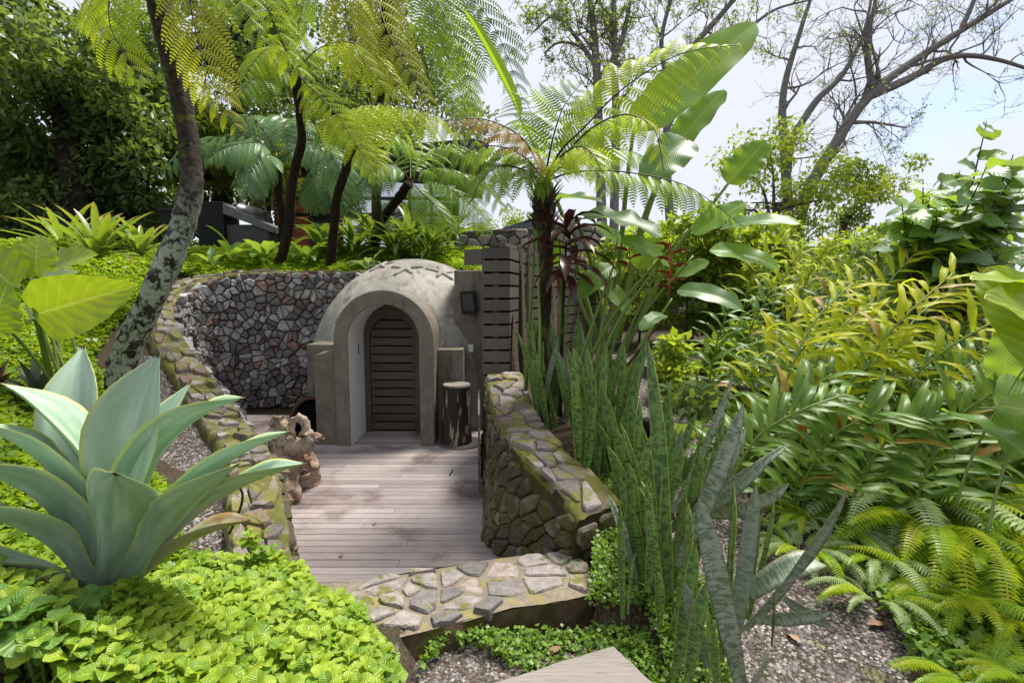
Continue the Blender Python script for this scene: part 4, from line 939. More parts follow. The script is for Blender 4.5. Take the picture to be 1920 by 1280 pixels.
while len(cand) < 560 and tries < 8999:
    tries += 1; x, y = (float(v) for v in sxy[tries]); z = float(sz[tries]); px = 960 + 960 * x / y
    e = min(1., max(0., (x / y * 960 + 960 - 760) / -160)); zz = z + .10 + .10 * e + .06 * (rng.random() - .5)
    dv = Vector((x, y, zz - CAM_Z)); c = dv.y * CT - dv.z * ST; v = dv.y * ST + dv.z * CT; px, py = 960 + 960 * dv.x / c, 640 - 960 * v / c
    if not in_poly(np.array([px]), np.array([py]), edge)[0]: continue
    if any((x - a) ** 2 + (y - b_) ** 2 < .046 ** 2 for a, b_, _, _ in cand): continue
    cand.append((x, y, zz, px))
for i, (x, y, z, px) in enumerate(cand[:266]):
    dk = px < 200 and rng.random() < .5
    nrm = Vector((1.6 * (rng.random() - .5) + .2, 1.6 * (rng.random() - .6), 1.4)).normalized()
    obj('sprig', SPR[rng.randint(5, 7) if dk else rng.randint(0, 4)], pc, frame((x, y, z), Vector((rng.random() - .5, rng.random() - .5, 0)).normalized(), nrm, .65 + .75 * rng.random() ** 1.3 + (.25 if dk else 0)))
SPRI = []
for i in range(3):
    me = sprig_mesh('sprig_island', M_PILEAI, 20 + i, 4); co = np.empty(len(me.vertices) * 3); me.vertices.foreach_get('co', co); li = np.empty(len(me.loops), np.int32); me.loops.foreach_get('vertex_index', li)
    lu = np.empty(len(me.loops) * 2); me.uv_layers[0].data.foreach_get('uv', lu); uvd = np.zeros((len(co) // 3, 2)); uvd[li] = lu.reshape(-1, 2); SPRI.append((co.reshape(-1, 3), uvd, [tuple(p.vertices) for p in me.polygons]))
jv, jf, ju, jn = [], [], [], 0
for (x, y, z, px) in cand[266:]:
    co, uvd, pol = SPRI[rng.randint(0, 2)]
    M = np.array(frame((x, y, z), Vector((rng.random() - .5, rng.random() - .5, 0)).normalized(), Vector((1.6 * (rng.random() - .5) + .2, 1.6 * (rng.random() - .6), 1.4)), .6 + .7 * rng.random())); jv.append(co @ M[:3, :3].T + M[:3, 3]); ju.append(uvd)
    jf += [tuple(jn + i for i in p) for p in pol]; jn += len(co)
obj('small_sprigs', mesh('small_sprigs', np.concatenate(jv), jf, np.concatenate(ju), M_PILEAI), pc)['kind'] = 'stuff'
for px, py, Y in [(545, 1075, 3.2), (560, 1095, 3.1), (585, 1108, 3.05), (610, 1125, 2.95), (625, 1142, 2.85), (655, 1162, 2.75), (680, 1185, 2.65), (700, 1205, 2.55), (715, 1225, 2.5), (725, 1250, 2.4), (730, 1275, 2.35), (530, 1060, 3.25), (505, 1035, 3.2), (480, 1015, 3.2), (715, 1240, 2.45), (690, 1215, 2.5), (735, 1270, 2.3)]:
    for _ in range(2 if px < 750 else 1):
        q = P(px + rng.randint(-14, 8), py + rng.randint(-8, 14), Y); obj('sprig', SPR[rng.randint(0, 4)], pc, frame(q, Vector((rng.random() - .5, rng.random() - .5, 0)).normalized(), Vector((.5, -.5, 1)), .9 + .4 * rng.random()))
cand = np.array(cand); g = np.random.default_rng(5)
k = g.integers(0, len(cand), 1500); c = cand[k][:, :3] + g.normal(size=(1500, 3)) * (.07, .07, .02) - (0, 0, .13)
V, F = leaves_at(c, .075, .06, .75, g); obj('understory_leaves', mesh('understory_leaves', V, F, None, M_WEED), pc)['kind'] = 'stuff'

def scatter(poly, n, hmin, hmax, L, W, seed, cond=None):
    g = np.random.default_rng(seed); poly = np.array(poly, float); lo, hi = poly.min(0), poly.max(0); out = []
    tot = 0
    while tot < n:
        x = lo[0] + (hi[0] - lo[0]) * g.random(n); y = lo[1] + (hi[1] - lo[1]) * g.random(n); m = in_poly(x, y, poly)
        if cond is not None: m &= cond(x, y)
        x, y = x[m], y[m]
        if len(x) == 0: break
        z = terrain(x, y) + hmin + (hmax - hmin) * g.random(len(x)) ** .7 + .05 * np.sin(x * 5) * np.sin(y * 4.3); out.append(np.stack([x, y, z], 1)); tot += len(x)
    c = np.concatenate(out)[:n]; return leaves_at(c, L, W, .78, g)
def off_wall(x, y):
    d, zt, yn = nearest(x, y, TCTRL); return (d > THK + .05) & ~in_poly(x, y, COURT) & ~((np.hypot(x + 3.75, (y - 5.7) * .6) < .55))
V0, F0 = scatter([(-3.4, .6), (-2.2, 1.2), (-2.3, 2.6), (-2.0, 3.4), (-3.2, 3.6), (-6, 4.5), (-6, 1.5)], 15000, .02, .13, .062, .056, 15)
parts = [scatter([(-3.2, 2.6), (-1.7, 3.6), (-3.0, 4.6), (-3.6, 5.4), (-4.7, 6.8), (-6.2, 8.2), (-6.3, 9.6), (-9, 10), (-9, 4), (-5, 3)], 62000, .02, .13, .062, .056, 11, lambda x, y: off_wall(x, y) & (nearest(x, y, TCTRL)[0] > THK + np.interp(y, [3, 4, 5, 6.5, 8], [.05, .45, .75, .7, .1])))]
V, F = parts[0]; V, F = np.concatenate([V, V0]), np.concatenate([F, F0 + len(V)]); tag(obj('hillside_ground_cover', mesh('hillside_ground_cover', V, F, None, M_COVER)), 'bright green ground cover carpeting the slope left of the stone wall', 'ground cover', kind='stuff')
V, F = scatter([(-7.5, 9.5), (-5.9, 10.0), (-4, 10.3), (-.3, 10.3), (-.5, 12.5), (-7.5, 13.3)], 56000, .02, .15, .066, .06, 12, off_wall); tag(obj('terrace_ground_cover', mesh('terrace_ground_cover', V, F, None, M_COVER)), 'bright green ground cover on the terrace behind the curved stone wall', 'ground cover', kind='stuff')
V, F = scatter([(-.5, 2.5), (-.45, 2.78), (-.2, 2.72), (.15, 2.5), (.60, 2.2), (1.1, 2.3), (1.25, 3.0), (1.0, 4.0), (.6, 4.6), (.5, 3.6), (.42, 2.95), (.0, 2.84), (-.3, 2.84)], 12000, .0, .07, .026, .026, 13); V2, F2 = scatter([(2.0, 1.9), (2.3, 2.4), (4.2, 3.0), (6, 5), (3, 5), (2.3, 3.6), (2.15, 2.8)], 15000, .0, .10, .05, .045, 14)
tag(obj('creeping_weeds', mesh('creeping_weeds', np.concatenate([V, V2]), np.concatenate([F, F2 + len(V)]), None, M_WEED)), 'low creeping weeds between the step, gravel and ferns', 'weeds', kind='stuff')
# trailing creeper over the end of the rubble wall
g = np.random.default_rng(3); c = []
for s in range(16):
    q = P(1070 + 130 * g.random(), 1040 + 50 * g.random(), 3.35); dx = g.normal() * .01
    for k in range(16): c.append((q.x + dx * k + g.normal() * .012, q.y - .003 * k + g.normal() * .01 - .02, q.z - .022 * k + g.normal() * .01))
V, F = leaves_at(np.array(c), .034, .034, .5, g, nrm=np.array([0, -1., .4])); tag(obj('creeper', mesh('creeper', V, F, None, M_WEED)), 'small leaved creeper hanging over the near end of the mossy wall', 'creeper', kind='stuff')

# gravel
def gravel(name, label, poly, n, seed, cond=None, s=.011):
    g = np.random.default_rng(seed); poly = np.array(poly, float); lo, hi = poly.min(0), poly.max(0)
    x = lo[0] + (hi[0] - lo[0]) * g.random(n * 4); y = lo[1] + (hi[1] - lo[1]) * g.random(n * 4); m = in_poly(x, y, poly)
    if cond is not None: m &= cond(x, y)
    x, y = x[m][:n], y[m][:n]; n = len(x); z = terrain(x, y); c = np.stack([x, y, z], 1)
    base = np.array([(1, 0, 0), (.3, .95, 0), (-.8, .6, 0), (-.8, -.6, 0), (.3, -.95, 0), (0, 0, .75)])
    sz = s * (.6 + .9 * g.random(n)); a = g.random(n) * 6.28; ca, sa = np.cos(a), np.sin(a); V = np.empty((n, 6, 3))
    j = base[None] * (1 + .25 * g.normal(size=(n, 6, 1)) * .6) * np.stack([np.ones(n), .6 + .4 * g.random(n), .5 + .5 * g.random(n)], 1)[:, None]
    V[..., 0] = j[..., 0] * ca[:, None] - j[..., 1] * sa[:, None]; V[..., 1] = j[..., 0] * sa[:, None] + j[..., 1] * ca[:, None]; V[..., 2] = j[..., 2]
    V = V * sz[:, None, None] + c[:, None]; T = np.array([(0, 1, 5), (1, 2, 5), (2, 3, 5), (3, 4, 5), (4, 0, 5)]); F = (np.arange(n)[:, None, None] * 6 + T[None]).reshape(-1, 3)
    return tag(obj(name, mesh(name, V.reshape(-1, 3), F, None, M_GRAVEL, False)), label, 'gravel', kind='stuff')
M_GRAVEL = m_stone('grey_gravel', [(0, (.055, .048, .046)), (.25, (.10, .088, .084)), (.5, (.16, .145, .14)), (.7, (.09, .07, .062)), (.88, (.26, .24, .23))], .05, island=True, grain=(.1, .003))
gravel('gravel_bed', 'grey gravel between the snake plants and the sword ferns', [(.9, 1.7), (2.4, 2.0), (2.35, 3.0), (2.2, 3.6), (2.3, 4.4), (2.5, 5.5), (2.6, 7.6), (1.8, 8.0), (1.3, 6.), (1.0, 4.5), (.9, 3.4)], 42000, 21)
gravel('gravel_strip', 'pale gravel strip between leaning trunk and mossy wall top', [(-1.5, 2.9), (-2.6, 3.6), (-2.9, 4.6), (-3.6, 5.0), (-5.2, 6.9), (-4.4, 7.3), (-3.2, 6.1), (-2.3, 4.9)], 16000, 22, lambda x, y: nearest(x, y, TCTRL)[0] > THK, .013)
gravel('step_gravel', 'small gravel in front of the stone step', [(-.62, 2.1), (-.6, 2.86), (.5, 2.95), (.6, 2.4), (0, 2.0)], 5000, 23, None, .010)
# ------------------------------------------------------------------ snake plants
SN = [(0, .55), (.1, .62), (.35, .9), (.6, 1), (.8, .86), (.92, .5), (.98, .14), (1, .02)]
SNV = {}
def snake_leaf(par, base, tip, Yb, Yt, w, mat=None, bend=.25, tw=.5, seed=0):
    B, T = P(*base, Yb), P(*tip, Yt); d = T - B; L = d.length; g = random.Random(seed)
    V, F, UV = leaf_geo(SN, w / L / 2, 12, 4, bend * .5, bend, 1., .45, .1, 2.3, .012, tw * (g.random() - .5) * 2, seed)
    e = Vector(V[12 * 5 + 2]); s = L / e.length; ang = math.atan2(e.z, e.y); a = g.random() * 6.28 if w < .06 else g.random() * 1.6 - .8
    obj('leaf', mesh('snake_leaf', V, F, UV, mat or M_SANS), par, frame(B, d, Vector((math.sin(a), -math.cos(a), .1)), s) @ Matrix.Rotation(-ang, 4, 'X'))
def clump(label, base, leaves):
    t = thing('snake_plant', label, 'snake plant', P(*base), 'snake plants')
    for i, q in enumerate(leaves): snake_leaf(t, *q, seed=int(base[0]) * 7 + i)
g = random.Random(12)
clump('broad grey leaved snake plant with cut tops at the lower edge', (1345, 1290, 2.25), [
    ((1390, 1290), (1310, 930), 2.2, 2.3, .105, M_SANSG, .15, .2), ((1350, 1240), (1375, 900), 2.4, 2.5, .09, M_SANS, .05, .3), ((1370, 1230), (1418, 905), 2.4, 2.5, .09, M_SANSG, .1, .3), ((1400, 1160), (1452, 930), 2.5, 2.6, .06, M_SANS, .1, .6),
    ((1345, 1290), (1330, 1150), 2.1, 2.1, .05, M_SANS, .1, .5), ((1395, 1180), (1590, 915), 2.5, 2.3, .085, M_SANSG, .2, .2), ((1420, 1160), (1560, 1145), 2.35, 2.2, .075, M_SANSG, .3, .2), ((1400, 1290), (1440, 1210), 2.05, 2.1, .06, M_SANSG, .3, .5),
    ((1330, 1250), (1285, 1090), 2.3, 2.3, .07, M_SANSG, .4, .4), ((1360, 1230), (1335, 1000), 2.5, 2.6, .07, M_SANS, .1, .5)])
t = thing('snake_plant', 'snake plant with a folded broken leaf lying over the gravel', 'snake plant', P(1400, 1150, 2.5), 'snake plants')
V, F, UV = leaf_geo(STRAP, .12, 16, 4, .5, 2.6, 2.4, .3, .1, 2, .01, .3, 3); B, T = P(1405, 1110, 2.5), P(1505, 1080, 2.45)
obj('leaf', mesh('snake_leaf', V, F, UV, M_SANSG), t, frame(B, Vector((.9, -.1, .55)), Vector((-.4, -.6, .6)), .52))
for i, q in enumerate([((1470, 1120), (1560, 1175), 2.4, 2.3, .06, M_SANSG, .2, .3), ((1446, 1210), (1450, 1110), 2.3, 2.3, .036, M_SANS, .1, .3), ((1410, 1130), (1430, 960), 2.55, 2.6, .05, M_SANS, .1, .5)]): snake_leaf(t, *q, seed=90 + i)
clump('tall snake plant with dark banded leaves beside the near end of the wall', (1230, 1200, 2.7), [
    ((1255, 1160), (1215, 640), 2.9, 3.1, .10, M_SANS, .08, .2), ((1215, 1110), (1240, 870), 2.9, 3.0, .075, M_SANS, .1, .5), ((1245, 1230), (1300, 960), 2.6, 2.7, .075, M_SANS, .1, .5), ((1265, 1270), (1305, 1020), 2.35, 2.45, .075, M_SANS, .1, .4), ((1290, 1280), (1325, 1090), 2.2, 2.25, .07, M_SANS, .1, .3),
    ((1235, 1180), (1232, 1070), 2.6, 2.6, .06, M_SANS, .1, .3), ((1280, 1100), (1360, 770), 2.9, 3.0, .055, M_SANS, .1, .3), ((1270, 1060), (1395, 755), 2.95, 2.9, .10, M_SANSG, .3, .2), ((1300, 1080), (1335, 850), 2.9, 3.0, .07, M_SANS, .2, .4), ((1285, 1130), (1290, 940), 2.7, 2.8, .06, M_SANS, .2, .4), ((1245, 1150), (1212, 900), 2.8, 2.9, .06, M_SANS, .1, .4)])
clump('pair of short bright snake plant leaves at the wall end', (1170, 1160, 2.7), [((1168, 1160), (1162, 938), 2.7, 2.75, .042, M_SANS, .08, .2), ((1178, 1150), (1192, 1035), 2.7, 2.72, .036, M_SANS, .05, .2)])
clump('snake plant with long grey leaves arching over the gravel path', (1260, 1000, 3.2), [
    ((1260, 990), (1390, 790), 3.2, 3.2, .10, M_SANSG, .9, .2), ((1245, 1000), (1400, 800), 3.3, 3.2, .085, M_SANSG, 1.1, .3), ((1290, 960), (1480, 905), 3.2, 2.9, .10, M_SANSG, .9, .2), ((1260, 1020), (1180, 880), 3.2, 3.3, .06, M_SANS, .3, .3), ((1275, 980), (1450, 845), 3.3, 3.2, .07, M_SANSG, .8, .3), ((1260, 960), (1375, 700), 3.5, 3.5, .06, M_SANSG, .4, .4), ((1280, 960), (1480, 830), 3.3, 3.3, .06, M_SANSG, .6, .4)])
def rand_clump(label, n, x0, x1, yb0, yb1, Y0, Y1, h0, h1, seed, w=(.07, .1)):
    g = random.Random(seed); L = []
    for i in range(n):
        Y = Y0 + (Y1 - Y0) * g.random(); bx = x0 + (x1 - x0) * g.random(); X = (bx - 960) / 960 * Y; z = tz(X, Y); dv = z - CAM_Z
        c = Y * CT - dv * ST; py = 640 - 960 * (Y * ST + dv * CT) / c; h = h0 + (h1 - h0) * g.random()
        L.append(((bx, py), (bx + (g.random() - .5) * 130, py - h * 960 / Y), Y, Y + (g.random() - .3) * .15, w[0] + (w[1] - w[0]) * g.random(), M_SANS if g.random() < .78 else M_SANSG, .12 * g.random(), .6))
    clump(label, ((x0 + x1) / 2, (yb0 + yb1) / 2, (Y0 + Y1) / 2), L)
rand_clump('dense snake plant behind the middle of the mossy wall', 24, 1085, 1165, 880, 960, 4.1, 4.9, .75, 1.2, 31)
rand_clump('dense snake plant between mossy wall and black path light', 20, 1170, 1245, 880, 980, 3.5, 4.2, .5, .85, 32)
rand_clump('slender snake plant at the foot of the tree fern', 22, 1000, 1085, 780, 860, 5.2, 5.9, .8, 1.3, 33, (.06, .085))
rand_clump('snake plant under the heliconia stems', 13, 1080, 1150, 760, 820, 4.8, 5.6, .7, 1.1, 34, (.06, .085))
rand_clump('green snake plant filling the gap behind the tall banded one', 14, 1180, 1260, 960, 1060, 2.95, 3.5, .5, .85, 36)
rand_clump('snake plant leaves around the path light', 12, 1180, 1300, 860, 980, 3.4, 4.2, .35, .7, 35, (.06, .085))

# ------------------------------------------------------------------ heliconias, banana and strelitzia
def tear(V, UV, nl, nw, seed, k=3):      # split a paddle leaf into a few torn flaps by pulling margin vertices
    return V
def paddle(par, base, mid, tip, w, mat, stalk=None, up=None, seed=0, fold=.18, wave=.05, bend=None, srad=.015, torn=False):
    B, T = P(*base), P(*tip); d = T - B; L = d.length; bd = .25 if bend is None else bend
    nl, nw, g = 44, 8, random.Random(seed * 31 + 5)
    V, F, UV = leaf_geo(PADDLE, w / L / 2, nl, nw, bd * .5, bd, 1., fold, wave, 3, 0, 0, seed); e = Vector(V[nl * 9 + 4])
    slit = {}; sec = {}
    for sd in (0, 1):
        i = g.randint(3, 10); cur = 0.
        rows = []
        while i < nl - 2 and torn: slit[(i, sd)] = g.choice((1, 2, 2, 3)); rows.append(i); i += g.randint(7, 20)
        for r in range(nl + 1):
            if r in rows: cur = g.uniform(-.5, .35)
            sec[(r, sd)] = cur
    V = [list(v) for v in V]
    for r in range(nl + 1):
        for j in range(nw + 1):
            q = abs(j / nw * 2 - 1); V[r * 9 + j][2] += sec[(r, 0 if j < 4 else 1)] * max(0, q - .2) * w / L * .35
    F = [f for k, f in enumerate(F) if not ((k // nw, 0) in slit and k % nw < slit[(k // nw, 0)]) and not ((k // nw, 1) in slit and nw - 1 - k % nw < slit[(k // nw, 1)])]; s = L / e.length; ang = math.atan2(e.z, e.y)
    lo = obj('leaf', mesh('paddle_leaf', V, F, UV, mat), par, frame(B, d, up or Vector((0, -.5, 1)), s) @ Matrix.Rotation(-ang, 4, 'X'))
    if stalk:
        V, F = tube_geo(spline([P(*q) for q in stalk] + [B], 16), [srad * (1.2 - .6 * i / 16) for i in range(17)], 8); obj('leaf_stalk', mesh('leaf_stalk', V, F, None, M_STALK), par)
st = thing('giant_strelitzia', 'giant strelitzia with huge upright paddle leaves against the sky', 'banana plant', Vector((1.5, 6.2, tz(1.5, 6.2))))
paddle(st, (1188, 245, 5.8), None, (1418, 42, 6.0), .60, M_BANANA, [(1150, 640, 6.2), (1165, 450, 6.0), (1178, 320, 5.9)], Vector((-.5, -1, .3)), 1, .10, .05, .12, .03, False)
paddle(st, (1255, 290, 6.3), None, (1358, 168, 6.4), .42, M_BANANA, [(1160, 640, 6.2), (1200, 450, 6.2), (1240, 330, 6.3)], Vector((-.6, -.8, .5)), 2, .2, .1, .2, .025)
paddle(st, (1365, 345, 6.0), None, (1436, 265, 6.0), .38, M_BANANA, [(1180, 640, 6.2), (1260, 480, 6.1), (1330, 390, 6.0)], Vector((-.5, -1, .5)), 3, .15, .1, .2, .025, False)
paddle(st, (1290, 262, 5.6), None, (1205, 345, 5.3), .42, M_BANANAG, [(1155, 640, 6.1), (1200, 430, 5.9), (1255, 300, 5.7)], Vector((0, -.9, .5)), 4, .2, .1, .5, .025)
paddle(st, (1080, 405, 5.4), None, (1240, 445, 5.0), .42, M_BANANAG, [(1140, 640, 6.1), (1110, 500, 5.8), (1085, 420, 5.5)], Vector((.1, -.5, 1)), 5, .2, .12, .6, .025)
paddle(st, (975, 222, 6.4), None, (868, 18, 6.6), .16, M_BANANA, [(1120, 640, 6.2), (1060, 420, 6.2), (1000, 270, 6.3)], Vector((.8, -.6, .2)), 6, 1.2, .0, .1, .025)
paddle(st, (1000, 385, 6.0), None, (1130, 380, 5.6), .3, M_BANANAG, [(1120, 640, 6.2), (1050, 480, 6.1)], Vector((0, -.3, 1)), 7, .3, .1, .6, .02)
he = thing('heliconia', 'heliconia with slanting stalks and hanging red flowers beside the fence', 'heliconia', Vector((1.0, 5.6, tz(1.0, 5.6))))
def stalks(par, lst, r, mat=M_STALK):
    for q in lst: V, F = tube_geo(spline([P(*a) for a in q], 14), [r * (1.2 - .7 * i / 14) for i in range(15)], 7); obj('stalk', mesh('stalk', V, F, None, mat), par)
stalks(he, [[(1080, 720, 5.2), (1165, 570, 5.1), (1290, 430, 5.0)], [(1110, 760, 5.3), (1130, 600, 5.4), (1160, 440, 5.5)], [(1130, 760, 5.2), (1180, 620, 5.2), (1245, 480, 5.2)], [(985, 740, 5.6), (1000, 500, 5.7), (1003, 360, 5.8)], [(1040, 740, 5.6), (1065, 580, 5.6), (1090, 470, 5.6)],
           [(1150, 760, 5.0), (1200, 650, 5.0), (1260, 560, 5.0)], [(1120, 760, 5.4), (1170, 560, 5.6), (1190, 430, 5.8)], [(1030, 750, 5.5), (1050, 620, 5.5), (1050, 450, 5.5)], [(1100, 760, 5.0), (1150, 620, 5.0), (1230, 500, 5.0)], [(1060, 760, 5.1), (1110, 610, 5.1), (1150, 500, 5.1)], [(1140, 740, 5.3), (1200, 600, 5.3), (1300, 480, 5.3)], [(1090, 780, 5.4), (1140, 600, 5.5), (1175, 400, 5.6)], [(1010, 780, 5.3), (1012, 600, 5.4), (1006, 430, 5.5)]], .020)
stalks(he, [[(1120, 740, 4.9), (1180, 680, 4.8), (1240, 600, 4.7)], [(1090, 800, 4.9), (1150, 690, 4.8), (1225, 640, 4.7)]], .016, m_plain('brown_stalk', (.10, .04, .02), .5))
hl = [((1255, 500, 5.2), (1165, 450, 5.0), .30, M_BANANA), ((1150, 500, 5.4), (1080, 560, 5.2), .26, M_CANNA), ((1270, 545, 5.0), (1392, 580, 4.7), .24, M_BANANAG), ((1330, 470, 5.2), (1462, 505, 5.0), .30, M_BANANA), 
      ((1175, 470, 5.8), (1110, 420, 5.7), .3, M_BANANA), ((1300, 440, 5.6), (1400, 380, 5.6), .3, M_BANANA), ((1120, 520, 5.6), (1180, 590, 5.4), .22, M_CANNA), ((1040, 500, 5.7), (1010, 420, 5.7), .3, M_BANANA), ((1245, 590, 4.8), (1200, 620, 4.6), .15, M_BANANAG), ((1350, 430, 5.4), (1500, 420, 5.0), .24, M_BANANAG),
      ((1190, 500, 5.6), (1240, 450, 5.6), .3, M_BANANA), ((1270, 520, 5.4), (1330, 490, 5.3), .22, M_CANNA)]
for i, (b_, t_, w, mm) in enumerate(hl): paddle(he, b_, None, t_, w, mm, None, Vector((.2 * math.sin(i * 2.1), -.6, .8)), 20 + i, .22, .06, .5 + .3 * math.sin(i), torn=i in (0, 12))
for cx, cy, Y, n in ((1178, 478, 5.3, 3), (1255, 470, 5.0, 7)):
    m = MB(); fo = obj('flower_spike', None, he); pts = [P(cx, cy - 20, Y), P(cx + 3, cy + 5, Y), P(cx, cy + n * 13, Y)]
    V, F = tube_geo(spline(pts, 8), [.006] * 9, 5); obj('flower_stem', mesh('flower_stem', V, F, None, M_RED), fo)
    for k in range(n):
        o = P(cx + (k % 2) * 3, cy - 5 + k * 13, Y); s = 1 if k % 2 else -1; V, F, UV = leaf_geo(LANCE, .16, 6, 2, .3, .5, 1., .9); obj('bract', mesh('bract', V, F, UV, M_RED), fo, frame(o, Vector((s, -.2, .25)), UP, .17))
# cordyline
co = thing('cordyline', 'burgundy leaved cordyline behind the tree fern trunk', 'cordyline', Vector((.55, 5.5, tz(.55, 5.5))))
stalks(co, [[(1050, 780, 5.4), (1055, 600, 5.3), (1062, 450, 5.2)]], .02, M_BARKD)
for i in range(24):
    a = i * 2.4; o = P(1060 + rng.random() * 8, 420 + i * 4.2, 5.2); el = .75 - i * .05; d = Vector((math.cos(a) * math.cos(el), math.sin(a) * math.cos(el), math.sin(el)))
    V, F, UV = leaf_geo(LANCE, .11, 10, 2, .2, 1.1 + .5 * rng.random(), 1.1, .4, .1); obj('leaf', mesh('cordyline_leaf', V, F, UV, M_CORD), co, frame(o, d, UP, .42 + .2 * rng.random()))

# ------------------------------------------------------------------ gingers
GL = {}; M_GINGD = leafmat('browning_ginger_leaf', (.30, .24, .03), (.34, .18, .05), .35, .55, brown=.9, tip=(.2, .1, .04))
def gleaf(mat, v):
    if (mat.name, v) not in GL: GL[(mat.name, v)] = leaf('ginger_leaf', mat, tab=LANCE, wid=.072, nl=10, nw=4, a0=.3, bend=.7 + .45 * v, fold=.3, wave=.35, nwave=2.2, seed=v)
    return GL[(mat.name, v)]
def ginger_stalk(par, ctrl, n, ll, mtop, mlow, seed, k=.45):
    g = random.Random(seed); pts = spline(ctrl, 20); V, F = tube_geo(pts, [.013 * (1.2 - .75 * i / 20) for i in range(21)], 6); so = obj('stalk', mesh('stalk', V, F, None, M_STALK), par)
    nrm = (UP * (1 - k) + Vector((-.1, -1, 0)) * k).normalized()
    for i in range(n):
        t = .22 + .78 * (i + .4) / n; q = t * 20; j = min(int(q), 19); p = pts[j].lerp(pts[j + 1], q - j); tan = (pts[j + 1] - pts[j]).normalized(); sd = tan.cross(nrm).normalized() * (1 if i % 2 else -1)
        d = sd * (1.0 - .35 * t) + tan * (.35 + .6 * t) + Vector((g.gauss(0, .16), g.gauss(0, .16), .05 - .25 * g.random())); mat = mtop if t > .35 + .2 * g.random() else mlow  # upper leaves of sunny clumps take the copy with painted-in sunlight
        if g.random() < .05: mat = M_GINGD
        obj('leaf', gleaf(mat, g.randint(0, 3)), so, frame(p, d, nrm + UP * .6 + Vector((g.random() - .5, 0, g.random() - .5)) * .5, ll * (1.05 - .35 * t) * (.85 + .3 * g.random())))
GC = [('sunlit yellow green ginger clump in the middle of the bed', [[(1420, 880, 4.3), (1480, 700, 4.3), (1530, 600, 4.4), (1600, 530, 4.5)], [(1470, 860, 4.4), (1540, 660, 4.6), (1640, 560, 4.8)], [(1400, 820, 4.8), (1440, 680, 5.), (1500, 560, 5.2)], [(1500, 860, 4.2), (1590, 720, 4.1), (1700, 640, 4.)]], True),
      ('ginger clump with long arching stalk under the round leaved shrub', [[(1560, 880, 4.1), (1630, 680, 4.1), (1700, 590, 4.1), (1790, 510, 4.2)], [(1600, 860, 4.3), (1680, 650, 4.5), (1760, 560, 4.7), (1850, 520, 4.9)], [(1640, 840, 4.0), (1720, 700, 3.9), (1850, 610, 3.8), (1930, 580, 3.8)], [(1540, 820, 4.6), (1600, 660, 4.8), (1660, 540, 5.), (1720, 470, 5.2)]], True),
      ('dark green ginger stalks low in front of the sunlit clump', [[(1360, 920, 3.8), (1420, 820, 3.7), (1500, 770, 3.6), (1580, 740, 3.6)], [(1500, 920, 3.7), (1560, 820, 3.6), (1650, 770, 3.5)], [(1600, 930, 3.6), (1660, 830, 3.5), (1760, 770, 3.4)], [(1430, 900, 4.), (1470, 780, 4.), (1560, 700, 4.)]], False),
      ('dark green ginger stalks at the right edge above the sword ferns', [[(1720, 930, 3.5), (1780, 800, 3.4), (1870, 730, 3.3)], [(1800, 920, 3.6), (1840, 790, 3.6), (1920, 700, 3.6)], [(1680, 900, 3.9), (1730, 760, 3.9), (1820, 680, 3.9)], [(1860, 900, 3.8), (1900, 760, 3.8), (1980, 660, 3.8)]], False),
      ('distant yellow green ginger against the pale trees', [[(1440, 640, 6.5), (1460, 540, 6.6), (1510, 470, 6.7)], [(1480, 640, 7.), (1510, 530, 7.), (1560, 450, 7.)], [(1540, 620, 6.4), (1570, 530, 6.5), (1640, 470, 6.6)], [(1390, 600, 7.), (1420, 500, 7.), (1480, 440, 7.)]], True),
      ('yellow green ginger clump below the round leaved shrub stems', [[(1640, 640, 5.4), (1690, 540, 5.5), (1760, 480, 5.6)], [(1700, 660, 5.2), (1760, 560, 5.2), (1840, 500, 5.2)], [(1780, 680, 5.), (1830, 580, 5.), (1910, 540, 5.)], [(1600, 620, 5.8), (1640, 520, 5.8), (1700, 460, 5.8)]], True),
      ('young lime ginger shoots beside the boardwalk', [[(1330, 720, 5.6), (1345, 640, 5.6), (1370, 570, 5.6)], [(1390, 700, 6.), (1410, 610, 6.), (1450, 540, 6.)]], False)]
for i, (lab, sts, sunny) in enumerate(GC):
    q = P(*sts[0][0]); q.z = tz(q.x, q.y); t = thing('ginger_plant', lab, 'ginger', q, 'gingers in the bed')
    for j, sct in enumerate(sts):
        c = [P(*a) for a in sct]; c0 = c[0].copy(); c0.z = tz(c0.x, c0.y) - .05
        if c0.z < c[0].z - .1: c = [c0] + c
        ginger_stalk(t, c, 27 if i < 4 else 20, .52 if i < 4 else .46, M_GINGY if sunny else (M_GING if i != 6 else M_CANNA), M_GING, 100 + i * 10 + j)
    for j in range(5 if i < 4 else 3):
        g = random.Random(i * 77 + j); X = q.x + .1 + 1.3 * g.random() + .25 * (i % 2); Y = q.y + (g.random() - .3) * .9; z = tz(X, Y); h = (.9 + .5 * g.random()) if sunny else (.55 + .35 * g.random())
        ginger_stalk(t, [V3(X, Y, z - .05), V3(X + .15, Y, z + h * .5), V3(X + .35 + .2 * g.random(), Y - .05, z + h * .85), V3(X + .75 + .3 * g.random(), Y - .1, z + h)], 25, .48, M_GINGY if sunny and j % 2 else M_GING, M_GING, 300 + i * 10 + j)
